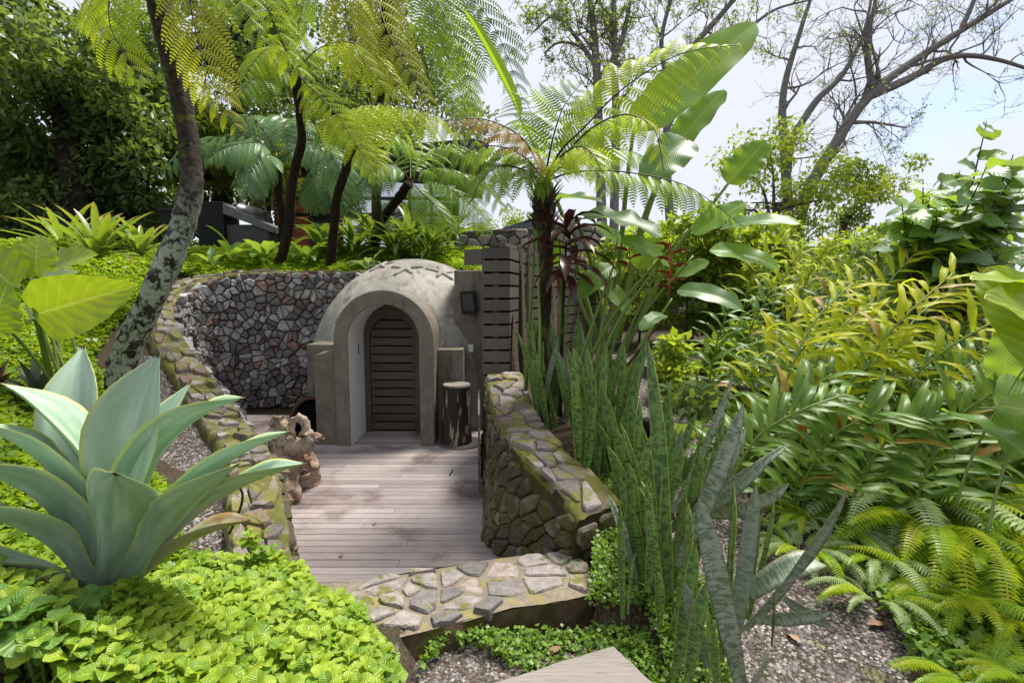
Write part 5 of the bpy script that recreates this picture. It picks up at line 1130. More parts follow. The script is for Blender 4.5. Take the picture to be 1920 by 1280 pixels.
# broad yellow leaves at the right edge
be = thing('canna_plant', 'broad yellow green canna leaves reaching in from the right edge', 'canna', Vector((3.2, 3.0, .3)))
for i, (b_, t_, w, mm, up) in enumerate([((1990, 640, 3.0), (1845, 560, 2.9), .30, M_PHILO, (-.2, -.6, .8)), ((1995, 560, 3.2), (1820, 525, 3.1), .26, M_PHILO, (0, -.3, 1)), ((1990, 700, 2.9), (1850, 500, 3.3), .3, M_PHILO, (-.7, -.6, .4)), ((1770, 770, 3.2), (1960, 880, 2.6), .22, M_CANNA, (.2, -.5, .9)), ((1900, 860, 2.9), (1890, 700, 3.2), .2, M_CANNA, (-.4, -.9, .2)), ((1990, 800, 2.9), (1870, 760, 2.8), .2, M_PHILO, (0, -.6, .7)), ((1880, 720, 3.3), (1900, 610, 3.3), .2, M_CANNA, (-.8, -.5, .2))]):
    paddle(be, b_, None, t_, w, mm, None, Vector(up), 50 + i, .2, .12, .5, torn=False)
stalks(be, [[(1790, 950, 3.0), (1830, 840, 3.0), (1900, 720, 3.1), (1960, 640, 3.1)], [(1850, 1000, 2.8), (1890, 860, 2.9), (1990, 700, 2.9)]], .008)

# ------------------------------------------------------------------ round leaved shrub, right
SL = [leaf('round_leaf', m, tab=HEART, wid=.36, nl=8, nw=6, a0=.1, bend=.7 + .3 * v, fold=.15, wave=.15, nwave=2, seed=v) for m in (M_SHRUB, M_SHRUBP) for v in range(3)]
sh = thing('round_leaf_shrub', 'tall shrub with large round green leaves at the right edge', 'shrub', V3(4.7, 5.6, tz(4.7, 5.6)))
g = random.Random(5); HULL = np.array([(1850, 215), (1900, 230), (1935, 300), (1935, 540), (1690, 540), (1655, 440), (1690, 340), (1790, 300)], float)
for s in range(44):
    tx, ty = 1690 + 240 * g.random(), 300 + 210 * g.random(); Y = 5.0 + 1.3 * g.random()
    while not in_poly(np.array([tx]), np.array([ty]), HULL)[0]: tx, ty = 1650 + 290 * g.random(), 210 + 330 * g.random()
    if s < 3: tx, ty = [(1850, 228), (1900, 290), (1800, 320)][s]
    T = P(tx, ty, Y); B = V3(4.7 + g.random() * .5 - .25, 5.6, tz(4.7, 5.6)); mid = B.lerp(T, .55) + V3(-.1, 0, .25); pts = spline([B, mid, T], 14)
    V, F = tube_geo(pts, [.02 * (1.1 - .85 * i / 14) for i in range(15)], 5); bo = obj('branch', mesh('branch', V, F, None, M_BARK), sh)
    for i in range(9):
        t = 14 * (.52 + .48 * (i + .5) / 9); j = min(int(t), 13); p = pts[j].lerp(pts[j + 1], t - j); a = i * 2.4 + s; d = V3(math.cos(a), math.sin(a) * .8 - .15, .45 - .7 * g.random())
        obj('leaf', SL[g.randint(0, 2) if g.random() < .72 else g.randint(3, 5)], bo, frame(p, d, V3(1.2 * (g.random() - .5), -.3 - .9 * g.random(), .9), .31 * (.75 + .5 * g.random())))

# ------------------------------------------------------------------ sword ferns
def sword_mesh(name, mat, seed, n=34, L=1., curl=1.1, lw=.10):
    g = random.Random(seed); V = []; F = []; y = z = 0; yaw = 0
    cen = []
    for i in range(n + 1):
        t = i / n; a = .95 - curl * t ** 1.1 * 1.5
        if i: y += math.cos(a) * L / n; z += math.sin(a) * L / n
        cen.append((0, y, z, a))
    for i in range(3, n + 1):
        x, y, z, a = cen[i]; t = i / n; ll = lw * (math.sin(math.pi * (t * .86 + .1)) ** .7) * (.85 + .3 * g.random()); ca, sa = math.cos(a), math.sin(a)
        for s in (-1, 1):
            k = len(V); w = .011; fw = ll * .3; dz = -ll * (.15 + .3 * g.random())
            for (xx, yy, zz) in ((0, -w * .6, 0), (0, w * .6, 0), (s * ll * .5, w + fw * .5, ll * .05), (s * ll, fw, dz), (s * ll * .5, -w + fw * .5, ll * .05)): V.append((xx, y + yy * ca - zz * sa, z + yy * sa + zz * ca))
            F.append((k, k + 4, k + 3, k + 2, k + 1) if s > 0 else (k, k + 1, k + 2, k + 3, k + 4))
    k = len(V); r = .005
    for x, y, z, a in cen: V += [(-r, y, z), (r, y, z), (0, y, z + r)]
    for i in range(n):
        q = k + 3 * i
        for j in range(3): F.append((q + j, q + (j + 1) % 3, q + 3 + (j + 1) % 3, q + 3 + j))
    return mesh(name, V, F, None, mat, False)
SW = [sword_mesh('sword_frond', M_BFERN, i, curl=.9 + .2 * i, lw=.10 + .02 * (i % 2)) for i in range(4)] + [sword_mesh('sword_frond', M_BFERNY, 9 + i, curl=.9 + .25 * i, lw=.11) for i in range(3)] + [sword_mesh('sword_frond', M_BFERNP, 19 + i, curl=1.1 + .25 * i, lw=.10) for i in range(3)]
def sword_fern(px, py, label, n=22, L=.62, ysh=.35, seed=0, ground=True, q=None):
    g = random.Random(seed); q = q or G(px, py); t = thing('sword_fern', label, 'fern', q, 'sword ferns in the bed')
    for i in range(n):
        a = i * 2.4 + g.random(); d = V3(math.cos(a), math.sin(a), .05 * g.random()); ly = g.random() < ysh
        obj('frond', SW[(g.randint(4, 6) if ly else g.randint(0, 3)) if 'pale' not in label or g.random() < .35 else g.randint(7, 9)], t, frame(q + V3(math.cos(a) * .05, math.sin(a) * .05, .02), d, V3(.2 * (g.random() - .5), .2 * (g.random() - .5), 1), L * (.7 + .5 * g.random())))
for i, (px, py, lab, n, L, ys) in enumerate([
    (1560, 1010, 'pale feathery sword fern spilling onto the gravel', 30, .46, .25), (1640, 1060, 'sword fern at the gravel edge with curled pale fronds', 28, .46, .3), (1500, 980, 'small pale sword fern behind the broken snake plant leaf', 20, .4, .15), (1740, 1010, 'tall lime sword fern below the ginger stalks', 30, .8, .65),
    (1830, 1060, 'bright upright sword fern near the right edge', 30, .8, .6), (1900, 1000, 'lime sword fern cut by the right edge', 26, .75, .6), (1780, 1130, 'broad sword fern over the dark weeds', 28, .5, .4), (1910, 1180, 'sword fern at the right edge near the bottom corner', 26, .5, .5), (1840, 1310, 'sword fern in the bottom right corner', 26, .42, .3), (1940, 1300, 'sword fern cut off by the bottom right corner', 20, .45, .3),
    (1440, 900, 'shaded sword fern under the dark ginger', 22, .5, .05), (1530, 900, 'shaded sword fern behind the pale feathery fern', 22, .5, .1), (1620, 930, 'green sword fern in the middle of the bed', 24, .6, .25), (1370, 790, 'feathery light green fern beside the boardwalk light', 24, .55, .35), (1440, 760, 'feathery light green fern behind the boardwalk light', 24, .6, .4), (1310, 830, 'small feathery fern at the edge of the gravel path', 18, .4, .2), (1500, 1040, 'pale drooping sword fern nearest to the broken leaf', 26, .4, .3), (1640, 1130, 'pale sword fern trailing over the gravel edge', 24, .38, .3), (1690, 960, 'tall feathery lime fern between ginger and pale ferns', 30, .9, .7), (1850, 930, 'tall feathery lime fern under the arching canna leaf', 30, .9, .7), (1600, 900, 'upright green fern in front of the dark ginger', 26, .75, .4), (1760, 880, 'upright lime fern among the dark ginger stalks', 26, .8, .6)]):
    sword_fern(px, py, lab, n, L, ys, 400 + i)

# ------------------------------------------------------------------ left side plants
ph = thing('philodendron', 'philodendron with huge quilted yellow green leaves at the left edge', 'philodendron', V3(-4.6, 4.6, tz(-4.6, 4.6)))
for i, (b_, t_, w, mm, up) in enumerate([((70, 520, 4.6), (75, 440, 4.7), .34, M_PHILO, (.1, -1, .2)), ((60, 600, 4.2), (148, 508, 4.3), .42, M_PHILOP, (-.5, -.8, .5)), ((65, 590, 4.0), (258, 535, 3.9), .36, M_PHILO, (.25, -.9, -.1)), ((80, 520, 4.8), (185, 478, 4.8), .30, M_PHILO, (0, -.7, .7)), ((95, 530, 5.0), (140, 475, 5.0), .28, M_PHILO, (0, -.8, .5)), ((30, 540, 4.4), (-50, 470, 4.4), .36, M_PHILO, (0, -.8, .5)), ((-10, 620, 4.0), (15, 530, 4.0), .3, M_PHILO, (.3, -.9, .2)), ((40, 530, 4.9), (95, 490, 4.9), .24, M_PHILO, (0, -.5, .9)), ((150, 560, 4.8), (205, 535, 4.7), .2, M_PHILO, (0, -.5, .8))]):
    B, T = P(*b_), P(*t_); d = T - B; L = d.length; V, F, UV = leaf_geo(OVATE, w / L / 1.5, 14, 8, .15, .5, 1., .22, .14, 5, 0, 0, i, .05)
    e = Vector(V[14 * 9 + 4]); obj('leaf', mesh('philodendron_leaf', V, F, UV, mm), ph, frame(B, d, Vector(up), L / e.length) @ Matrix.Rotation(-math.atan2(e.z, e.y), 4, 'X'))
    V, F = tube_geo(spline([V3(-4.3 + i * .05, 4.7, tz(-4.3, 4.7)), B.lerp(V3(-4.3, 4.7, B.z - .2), .4), B], 8), [.014] * 9, 6); obj('leaf_stalk', mesh('leaf_stalk', V, F, None, M_STALK), ph)
def rosette(name, label, cat, q, n, L, w, mat, el0, el1, bend, tab=STRAP, seed=0, group=None):
    g = random.Random(seed); t = thing(name, label, cat, q, group); ms = [leaf(name + '_leaf', mat, tab=tab, wid=w / L, nl=9, nw=4, a0=.1, bend=bend * (.7 + .3 * v), fold=.3, wave=.06, seed=v) for v in range(3)]
    for i in range(n):
        u = (i + .5) / n; a = i * 2.4 + seed; el = el1 + (el0 - el1) * u; d = V3(math.cos(a) * math.cos(el), math.sin(a) * math.cos(el), math.sin(el))
        obj('leaf', ms[i % 3], t, frame(q + V3(0, 0, .02), d, UP, L * (.8 + .35 * g.random())))
    return t
def gp(px, py, Y): q = P(px, py, Y); q.z = max(q.z, tz(q.x, q.y)); return q
rosette('bromeliad', 'large bromeliad with red tipped strap leaves left of the leaning trunk', 'bromeliad', gp(185, 487, 7.6), 30, .95, .055, M_BROM, 1.35, .15, .7, seed=1)
rosette('bromeliad', 'bromeliad half hidden behind the leaning trunk', 'bromeliad', gp(265, 480, 7.9), 24, .7, .05, M_BROM, 1.3, .2, .7, seed=2)
rosette('bromeliad', 'bromeliad with dry red leaf at the dark forest edge', 'bromeliad', gp(120, 470, 7.9), 18, .85, .045, M_BROM, 1.1, .2, .5, seed=3)
rosette('boat_lily', 'purple and green boat lily in the lime ground cover', 'boat lily', gp(70, 745, 4.6), 18, .36, .035, M_TRAD, 1.3, .25, .3, LANCE, 4)
rosette('boat_lily', 'small burgundy boat lily at the left edge', 'boat lily', gp(-10, 735, 4.5), 12, .3, .03, M_CORD, 1.3, .25, .3, LANCE, 5)

def broadleaf(label, px, py, Y, n, L, w, mat, seed, cat='plant', name='broadleaf_plant', el=(.4, 1.3)):
    g = random.Random(seed); q = gp(px, py, Y); q.z = tz(q.x, q.y); t = thing(name, label, cat, q, 'plants under the tree ferns')
    ms = [leaf('broad_leaf', mat, tab=PADDLE if w > .1 else LANCE, wid=w / L, nl=9, nw=4, a0=.15, bend=.7 + .4 * v, fold=.25, wave=.12, seed=seed + v) for v in range(3)]
    for i in range(n):
        a = i * 2.4 + seed; e = el[0] + (el[1] - el[0]) * g.random(); h = .15 + .45 * L * g.random(); o = q + V3(math.cos(a) * .08, math.sin(a) * .08, h); d = V3(math.cos(a) * math.cos(e), math.sin(a) * math.cos(e), math.sin(e) * .8)
        lo = obj('leaf', ms[i % 3], t, frame(o, d, UP, L * (.7 + .5 * g.random())))
    V, F = tube_geo([q - V3(0, 0, .1), q + V3(0, 0, .3 * L), q + V3(.01, 0, .6 * L)], [.018, .015, .008], 6); obj('stem', mesh('stem', V, F, None, M_STALK), t)
for i, a in enumerate([('young canna with upright lime leaf before the grill', 438, 470, 10.9, 8, .62, .11, M_CANNA), ('canna with hanging pale leaves beside the slim trunk', 500, 478, 10.8, 9, .5, .11, M_CANNA), ('broad leaved plant left of the second slim trunk', 575, 470, 11.0, 12, .5, .10, M_CANNA), ('broad leaved plant between the two slim trunks', 600, 455, 11.6, 14, .6, .12, M_UNDER),
        ('drooping pale leaf plant beside the dome top', 690, 500, 10.4, 8, .42, .09, M_PHILOP), ('dark peace lily mass below the house window', 665, 460, 11.6, 36, .75, .07, M_UNDER), ('dark strap leaved plant behind the dome', 745, 470, 11.3, 40, .85, .06, M_UNDER), ('dark strap leaved plant left of the far wall', 805, 475, 11.4, 40, .85, .06, M_UNDER), ('glossy strap leaved plant above the dome', 770, 455, 12.2, 40, 1.0, .07, M_UNDER), ('dark glossy plant under the eaves', 840, 465, 12.4, 34, .8, .06, M_UNDER),
        ('broad dark leaves before the brick pier', 610, 430, 12.6, 14, .75, .13, M_UNDER), ('glossy dark plant below the slanting trunk', 700, 450, 12.5, 36, .95, .08, M_UNDER), ('spiky variegated plant by the brick pier', 515, 425, 13.0, 34, .55, .03, M_PHILOP), ('dark creeper leaf plant beside the white panel', 508, 400, 14., 40, .5, .07, M_UNDER), ('pale leaved seedling near the lime ground cover edge', 395, 465, 10.3, 6, .4, .07, M_CANNA)]):
    broadleaf(*a, seed=500 + i * 7)
# ------------------------------------------------------------------ house behind
M_BRICK = m_stone('red_brick', [(0, (.40, .11, .055)), (.3, (.46, .14, .075)), (.6, (.33, .09, .05)), (.85, (.50, .19, .11))], 0)
M_GREYW = m_plain('grey_render', (.08, .08, .08), .8); M_PALEW = m_plain('pale_panel', (.62, .63, .64), .6, var=.1); M_STEEL = m_plain('dark_steel', (.02, .022, .025), .45)
b = NT('window_glass'); gl = b.n('BsdfGlossy', Color=(.9, .92, .95), Roughness=.02); df = b.n('BsdfDiffuse', Color=(.03, .035, .04)); mx = b.n('MixShader'); mx.inputs[0].default_value = .55
b.t.links.new(df.outputs[0], mx.inputs[1]); b.t.links.new(gl.outputs[0], mx.inputs[2]); b.t.links.new(mx.outputs[0], b.out.inputs[0]); M_GLASS = b.m
YH = 18.; hz = tz(-6, 17.5) - .1
ho = thing('house', 'low house with red brick pier and dark overhanging roof behind the tree ferns', 'house', V3(-5.5, YH, hz))
def hx(px, Y=YH): return (px - 960) / 960 * Y
def hzz(py, Y=YH): return P(960, py, Y).z
x0, x1 = hx(521), hx(592); m = MB(); m.box(x0 + .01, x1 - .01, YH + .02, YH + 1.2, hz - .3, hzz(318)); pier = m.obj('brick_pier', M_GREYW, ho)
z = hz; k = 0; bm_ = MB(); bm_.box(0, .235, 0, .05, 0, .062); BR = bm_.mesh('brick', M_BRICK)
while z < hzz(322):
    x = x0 - (.12 if k % 2 else 0)
    while x < x1 - .1:
        if x >= x0 - .001: obj('brick', BR, pier, Matrix.Translation((x, YH - .03, z)))
        x += .25
    z += .077; k += 1
m = MB(); m.box(hx(470), hx(520), YH + .3, YH + .6, hzz(390), hzz(330)); m.obj('pale_panel', M_PALEW, ho)
m = MB(); m.box(hx(592), hx(655), YH + .2, YH + .5, hz - .3, hzz(398)); m.obj('grey_wall', M_GREYW, ho)
m = MB(); m.box(hx(560), hx(640), YH + .35, YH + .6, hzz(397), hzz(335)); m.obj('brick_panel', m_plain('brick_red_render', (.27, .085, .05), .85), ho)
for px in (512, 590, 640, 705, 772, 812, 860):
    m = MB(); m.box(hx(px) - .05, hx(px) + .05, YH - .05, YH + .1, hz - .3, hzz(318)); m.obj('steel_post', M_STEEL, ho)
for py in (372, 402):
    m = MB(); m.box(hx(560), hx(860), YH - .03, YH + .07, hzz(py) - .05, hzz(py) + .05); m.obj('steel_rail', M_STEEL, ho)
for a, c in ((640, 705), (705, 772), (772, 812), (812, 860)):
    m = MB(); m.box(hx(a) + .06, hx(c) - .06, YH + .02, YH + .05, hz, hzz(330)); m.obj('window_pane', M_GLASS, ho)
m = MB(); zr = hzz(322); A, Bp = V3(hx(470), YH - .6, zr), V3(hx(895), YH - 2.2, zr)
pl = [V3(hx(460), YH - .3, zr), V3(hx(890, 15.4), 15.4, zr), V3(hx(918, 16.2), 16.2, zr + .1), V3(hx(890), YH + 5, zr), V3(hx(460), YH + 5, zr)]
V = pl + [p + V3(0, 0, .35) for p in pl]; m.add(V, [(0, 1, 2, 3, 4), (9, 8, 7, 6, 5)] + [(i, 5 + i, 5 + (i + 1) % 5, (i + 1) % 5) for i in range(5)]); m.obj('roof', M_STEEL, ho)
m = MB(); m.box(hx(828), hx(858), YH - .4, YH - .1, hzz(395), hzz(384)); m.obj('lower_eave', M_STEEL, ho)
nh = thing('neighbour_roof', 'grey pitched roof ridge peeping over the far stone wall', 'building', V3(.3, 24, 3))
p0, p1, p2 = P(930, 432, 24), P(1010, 405, 24), P(1090, 436, 24); m = MB(); m.add([p0, p2, p1, p0 + V3(0, 5, 0), p2 + V3(0, 5, 0), p1 + V3(0, 5, 0)] + [V3(p0.x, p0.y, 1), V3(p2.x, p2.y, 1)], [(0, 1, 2), (0, 2, 5, 3), (1, 4, 5, 2), (6, 7, 1, 0)]); m.obj('roof', m_plain('grey_roof', (.14, .15, .17), .7), nh)
# grill and counter
gr = thing('grill_counter', 'black outdoor kitchen cabinet with curved grey grill hood and faucet', 'grill', gp(425, 440, 12.2)); YG = 12.2
def gq(px, py, Y=YG): return P(px, py, Y)
a, c = gq(372, 440), gq(418, 378); m = MB(); m.bbox(a.x, c.x, YG, YG + .7, a.z - .3, c.z, .01); m.obj('cabinet', M_BLACK, gr)
a, c = gq(418, 440), gq(500, 420); m = MB(); m.bbox(a.x + .01, c.x, YG + .1, YG + .8, a.z - .3, c.z, .01); m.obj('side_cabinet', M_GREYW, gr)
m = MB(); q0, q1, q2, q3 = gq(416, 380), gq(418, 400), gq(512, 436), gq(512, 425); m.add([q0, q1, q2, q3] + [q + V3(.0, .7, 0) for q in (q0, q1, q2, q3)], [(3, 2, 1, 0), (0, 4, 7, 3), (0, 1, 5, 4), (2, 3, 7, 6)]); m.obj('sloping_top', m_plain('brushed_grey', (.14, .14, .145), .5), gr)
hd = MB(); n = 12; c0, c1 = gq(440, 398), gq(488, 414); V = []
for xq, yq in ((c0, 0), (c1, .05)):
    for k in range(n + 1): aa = math.pi * k / n; V.append((xq.x + 0 * aa, YG + .35 - .32 * math.cos(aa), xq.z + .27 * math.sin(aa)))
hd.add(V, [(k, k + 1, n + 2 + k, n + 1 + k) for k in range(n)] + [tuple(range(n + 1)), tuple(range(2 * n + 1, n, -1))]); hd.obj('grill_hood', m_plain('grill_metal', (.10, .10, .105), .3, metal=.6), gr, True)
V, F = tube_geo(spline([gq(379, 378), gq(379, 362), gq(384, 358), gq(389, 362), gq(389, 368)], 12), [.014] * 13, 8); obj('faucet', mesh('faucet', V, F, None, m_plain('chrome', (.75, .75, .75), .15, metal=1.)), gr)
for lab, px, py, Y, w, h in (('dark planter bin behind the leaning trunk', 325, 440, 11.0, .5, .48), ('dark metal chair frame behind the philodendron', 92, 480, 8.6, .35, .6)):
    q = gp(px, py, Y); t = thing('garden_bin' if 'bin' in lab else 'garden_chair', lab, 'bin' if 'bin' in lab else 'chair', q)
    if 'bin' in lab:
        m = MB(); m.add([(q.x - w * .42, q.y, q.z - .05), (q.x + w * .42, q.y, q.z - .05), (q.x + w * .42, q.y + w * .8, q.z - .05), (q.x - w * .42, q.y + w * .8, q.z - .05), (q.x - w * .5, q.y - .04, q.z + h), (q.x + w * .5, q.y - .04, q.z + h), (q.x + w * .5, q.y + w * .84, q.z + h), (q.x - w * .5, q.y + w * .84, q.z + h)], [(0, 1, 5, 4), (1, 2, 6, 5), (2, 3, 7, 6), (3, 0, 4, 7), (4, 5, 6, 7)]); m.obj('body', M_BLACK, t)
        m = MB(); m.bbox(q.x - w * .54, q.x + w * .54, q.y - .07, q.y + w * .88, q.z + h + .002, q.z + h + .05, .01); m.obj('rim', M_BLACK, t)
    else:
        for sx in (-1, 1):
            for sy in (0, .4): m = MB(); m.obox((q.x + sx * w / 2, q.y + sy, q.z - .05), (q.x + sx * w / 2, q.y + sy, q.z + (h if sy else .4)), .035, .035); m.obj('leg', M_BLACK, t)
        m = MB(); m.box(q.x - w / 2 - .02, q.x + w / 2 + .02, q.y - .02, q.y + .42, q.z + .401, q.z + .44); m.obj('seat', M_BLACK, t); m = MB(); m.box(q.x - w / 2 - .02, q.x + w / 2 + .02, q.y + .38, q.y + .42, q.z + .5, q.z + h + .02); m.obj('backrest', M_BLACK, t)

# ------------------------------------------------------------------ trees
def branches(ctrls, r0, seed, depth=3, n=7, spread=.9, tip=.004, up=.15):
    """limbs through world control points plus random forks; returns MB, twig end points"""
    g = random.Random(seed); mb = MB(); ends = []
    def grow(p, d, L, r, lev):
        k = 5; pts = [p]; dd = d.copy()
        for i in range(k):
            dd = (dd + Vector((g.gauss(0, .22), g.gauss(0, .22), g.gauss(0, .22) + up * .3))).normalized(); pts.append(pts[-1] + dd * L / k)
        mb.tube(pts, [max(tip * .6, r * (1 - .75 * i / k)) for i in range(k + 1)], 5 if lev > 1 else 4, 0, 0, False)
        if lev <= 0: ends.extend(pts[2:]); return
        for i in range(3 if lev > 1 else 4):
            t = 1 + int(g.random() * (k - .01)); q = pts[t]; nd = (dd + Vector((g.gauss(0, 1), g.gauss(0, .8), g.gauss(.1, .8))) * spread * .7).normalized(); grow(q, nd, L * (.5 + .35 * g.random()), max(tip, r * .5), lev - 1)
        ends.append(pts[-1])
    for c, ra, rb, nb, bl in ctrls:
        pts = spline(c, 24); mb.tube(pts, [ra + (rb - ra) * i / 24 for i in range(25)], 8, .06, seed, False)
        for i in range(nb):
            t = .25 + .75 * (i + g.random()) / nb; j = min(int(t * 24), 23); tan = (pts[j + 1] - pts[j]).normalized(); nd = (tan * .8 + Vector((g.gauss(0, .8), g.gauss(0, .6), g.gauss(.1, .7)))).normalized()
            grow(pts[j], nd, bl * (.6 + .7 * g.random()) * (1.1 - .5 * t), max(tip * 1.5, (ra + (rb - ra) * t) * .45), depth - 1)
        ends.append(pts[-1])
    return mb, ends
def bare_tree(label, base, limbs, seed, bl, leafn=0, lmat=None, bark=M_BARKL, depth=3, LL=.16, tip=.008):
    t = thing('tree', label, 'tree', base, 'trees beyond the garden', kind='thing'); mb, ends = branches(limbs, 0, seed, depth, tip=tip); mb.obj('trunk', bark, t, True)
    if leafn:
        g = np.random.default_rng(seed); e = np.array([tuple(q) for q in ends]); c = e[g.integers(0, len(e), leafn)] + g.normal(size=(leafn, 3)) * LL * .3; V, F = leaves_at(c, LL, LL * .45, .4, g); obj('crown', mesh('crown', V, F, None, lmat), t)
def PP(Y, *pts): return [P(a, b_, Y) for a, b_ in pts]
Yt = 24.
bare_tree('spreading bare limbed tree with twin trunks against the sky on the right', P(1475, 500, Yt), [
    (PP(Yt, (1480, 560), (1478, 420), (1472, 300), (1468, 180), (1500, 60), (1540, -60)), .32, .05, 9, 2.6), (PP(Yt, (1495, 560), (1500, 400), (1560, 280), (1630, 180), (1720, 110), (1830, 40), (1960, -40)), .34, .08, 12, 3.2),
    (PP(Yt, (1630, 180), (1700, 150), (1780, 108), (1860, 110), (1960, 140)), .2, .06, 9, 2.6), (PP(Yt, (1478, 270), (1530, 190), (1580, 140), (1620, 60), (1640, -40)), .18, .04, 8, 2.2), (PP(Yt, (1635, 165), (1625, 80), (1640, 10), (1650, -60)), .16, .05, 7, 2.), (PP(Yt, (1800, 60), (1830, -10), (1850, -80)), .12, .05, 5, 1.8), (PP(Yt, (1590, 230), (1640, 230), (1700, 240)), .1, .03, 6, 1.8)], 3, 2.2, 3600, M_MIDF, depth=4, LL=.11)
Yt2 = 19.
bare_tree('thin pale trunked tree with sparse leaves behind the giant paddle leaf', P(1120, 420, Yt2), [
    (PP(Yt2, (1130, 480), (1125, 300), (1118, 120), (1110, 30), (1095, -60)), .2, .08, 9, 1.7), (PP(Yt2, (1150, 470), (1155, 250), (1152, 100), (1150, -60)), .18, .08, 7, 1.5), (PP(Yt2, (1153, 110), (1170, 60), (1190, -40)), .11, .06, 5, 1.3), (PP(Yt2, (1122, 130), (1080, 70), (1040, 30), (1000, 60)), .09, .03, 7, 1.4), (PP(Yt2, (1120, 130), (1090, 90), (1050, 80), (1020, 100)), .07, .03, 5, 1.2)], 5, 1.6, 6500, M_MIDF, LL=.11, depth=4)
bare_tree('leaning bare branched tree above the giant paddle leaf', P(1260, 420, 22), [(PP(22, (1260, 480), (1250, 250), (1280, 120), (1350, 30), (1420, -50)), .2, .08, 9, 2.2), (PP(22, (1260, 180), (1240, 80), (1270, -40)), .13, .06, 7, 1.8), (PP(22, (1300, 100), (1380, 70), (1450, 20), (1520, 0)), .1, .03, 7, 1.7)], 7, 2., 3600, M_MIDF, LL=.12, depth=4)
def leafy_tree(label, base, trunkpts, rad, blobs, n, mat, seed, LL=.2, bark=M_BARK, group='trees beyond the garden', name='tree', W=.5):
    t = thing(name, label, 'tree' if name == 'tree' else 'shrub', base, group, kind='thing')
    if trunkpts:
        mb = MB(); pts = spline(trunkpts, 16); mb.tube(pts, list(np.linspace(rad, rad * .5, 17)), 9, .08, seed, False); g = random.Random(seed)
        for c, r in blobs: mb.tube(spline([pts[8 + g.randint(0, 8)], (pts[-1] + Vector(c)) / 2 + V3(0, 0, -.1), Vector(c)], 8), list(np.linspace(rad * .35, .01, 9)), 5, 0, 0, False)
        mb.obj('trunk', bark, t, True)
    g = np.random.default_rng(seed); cen = []; rr = []
    for c, r in blobs:
        for k in range(9): cen.append(np.array(c) + g.normal(size=3) * np.array(r) * .55); rr.append(np.array(r) * (.28 + .25 * g.random()))
    V, F = leafcloud(cen, rr, n, LL, LL * W, .5, seed); obj('crown', mesh('crown', V, F, None, mat), t)
def blob(px, py, Y, rx, rz): c = P(px, py, Y); return (tuple(c), (rx, rx * .8, rz))
leafy_tree('light green round crowned tree behind the bare twin trunks', P(1450, 480, 22), PP(22, (1455, 520), (1450, 440), (1460, 380)), .25, [blob(1400, 320, 22, 1.8, 1.2), blob(1520, 330, 22, 1.8, 1.1), blob(1370, 400, 22, 1.3, 1.3), blob(1570, 370, 22, 1.6, 1.), blob(1470, 420, 22, 1.6, 1.2), blob(1440, 270, 22, 1.4, .8)], 4200, M_LIGHTF, 31, .2)
leafy_tree('dark green tree between bare trunks and round leaved shrub', P(1580, 480, 24), PP(24, (1590, 520), (1580, 440), (1590, 400)), .25, [blob(1560, 400, 24, 1.6, 1.2), blob(1620, 350, 24, 1.4, .8), blob(1600, 460, 23, 1.8, 1.0), blob(1660, 345, 24, 1.2, .7)], 6000, M_MIDF, 32, .18)
leafy_tree('grey green tree low on the horizon beside the far wall', P(960, 440, 30), None, .2, [blob(950, 430, 30, 1.6, .8), blob(985, 425, 30, 1.4, .8), blob(900, 440, 30, 1.6, .5)], 2500, M_MIDF, 33, .2)
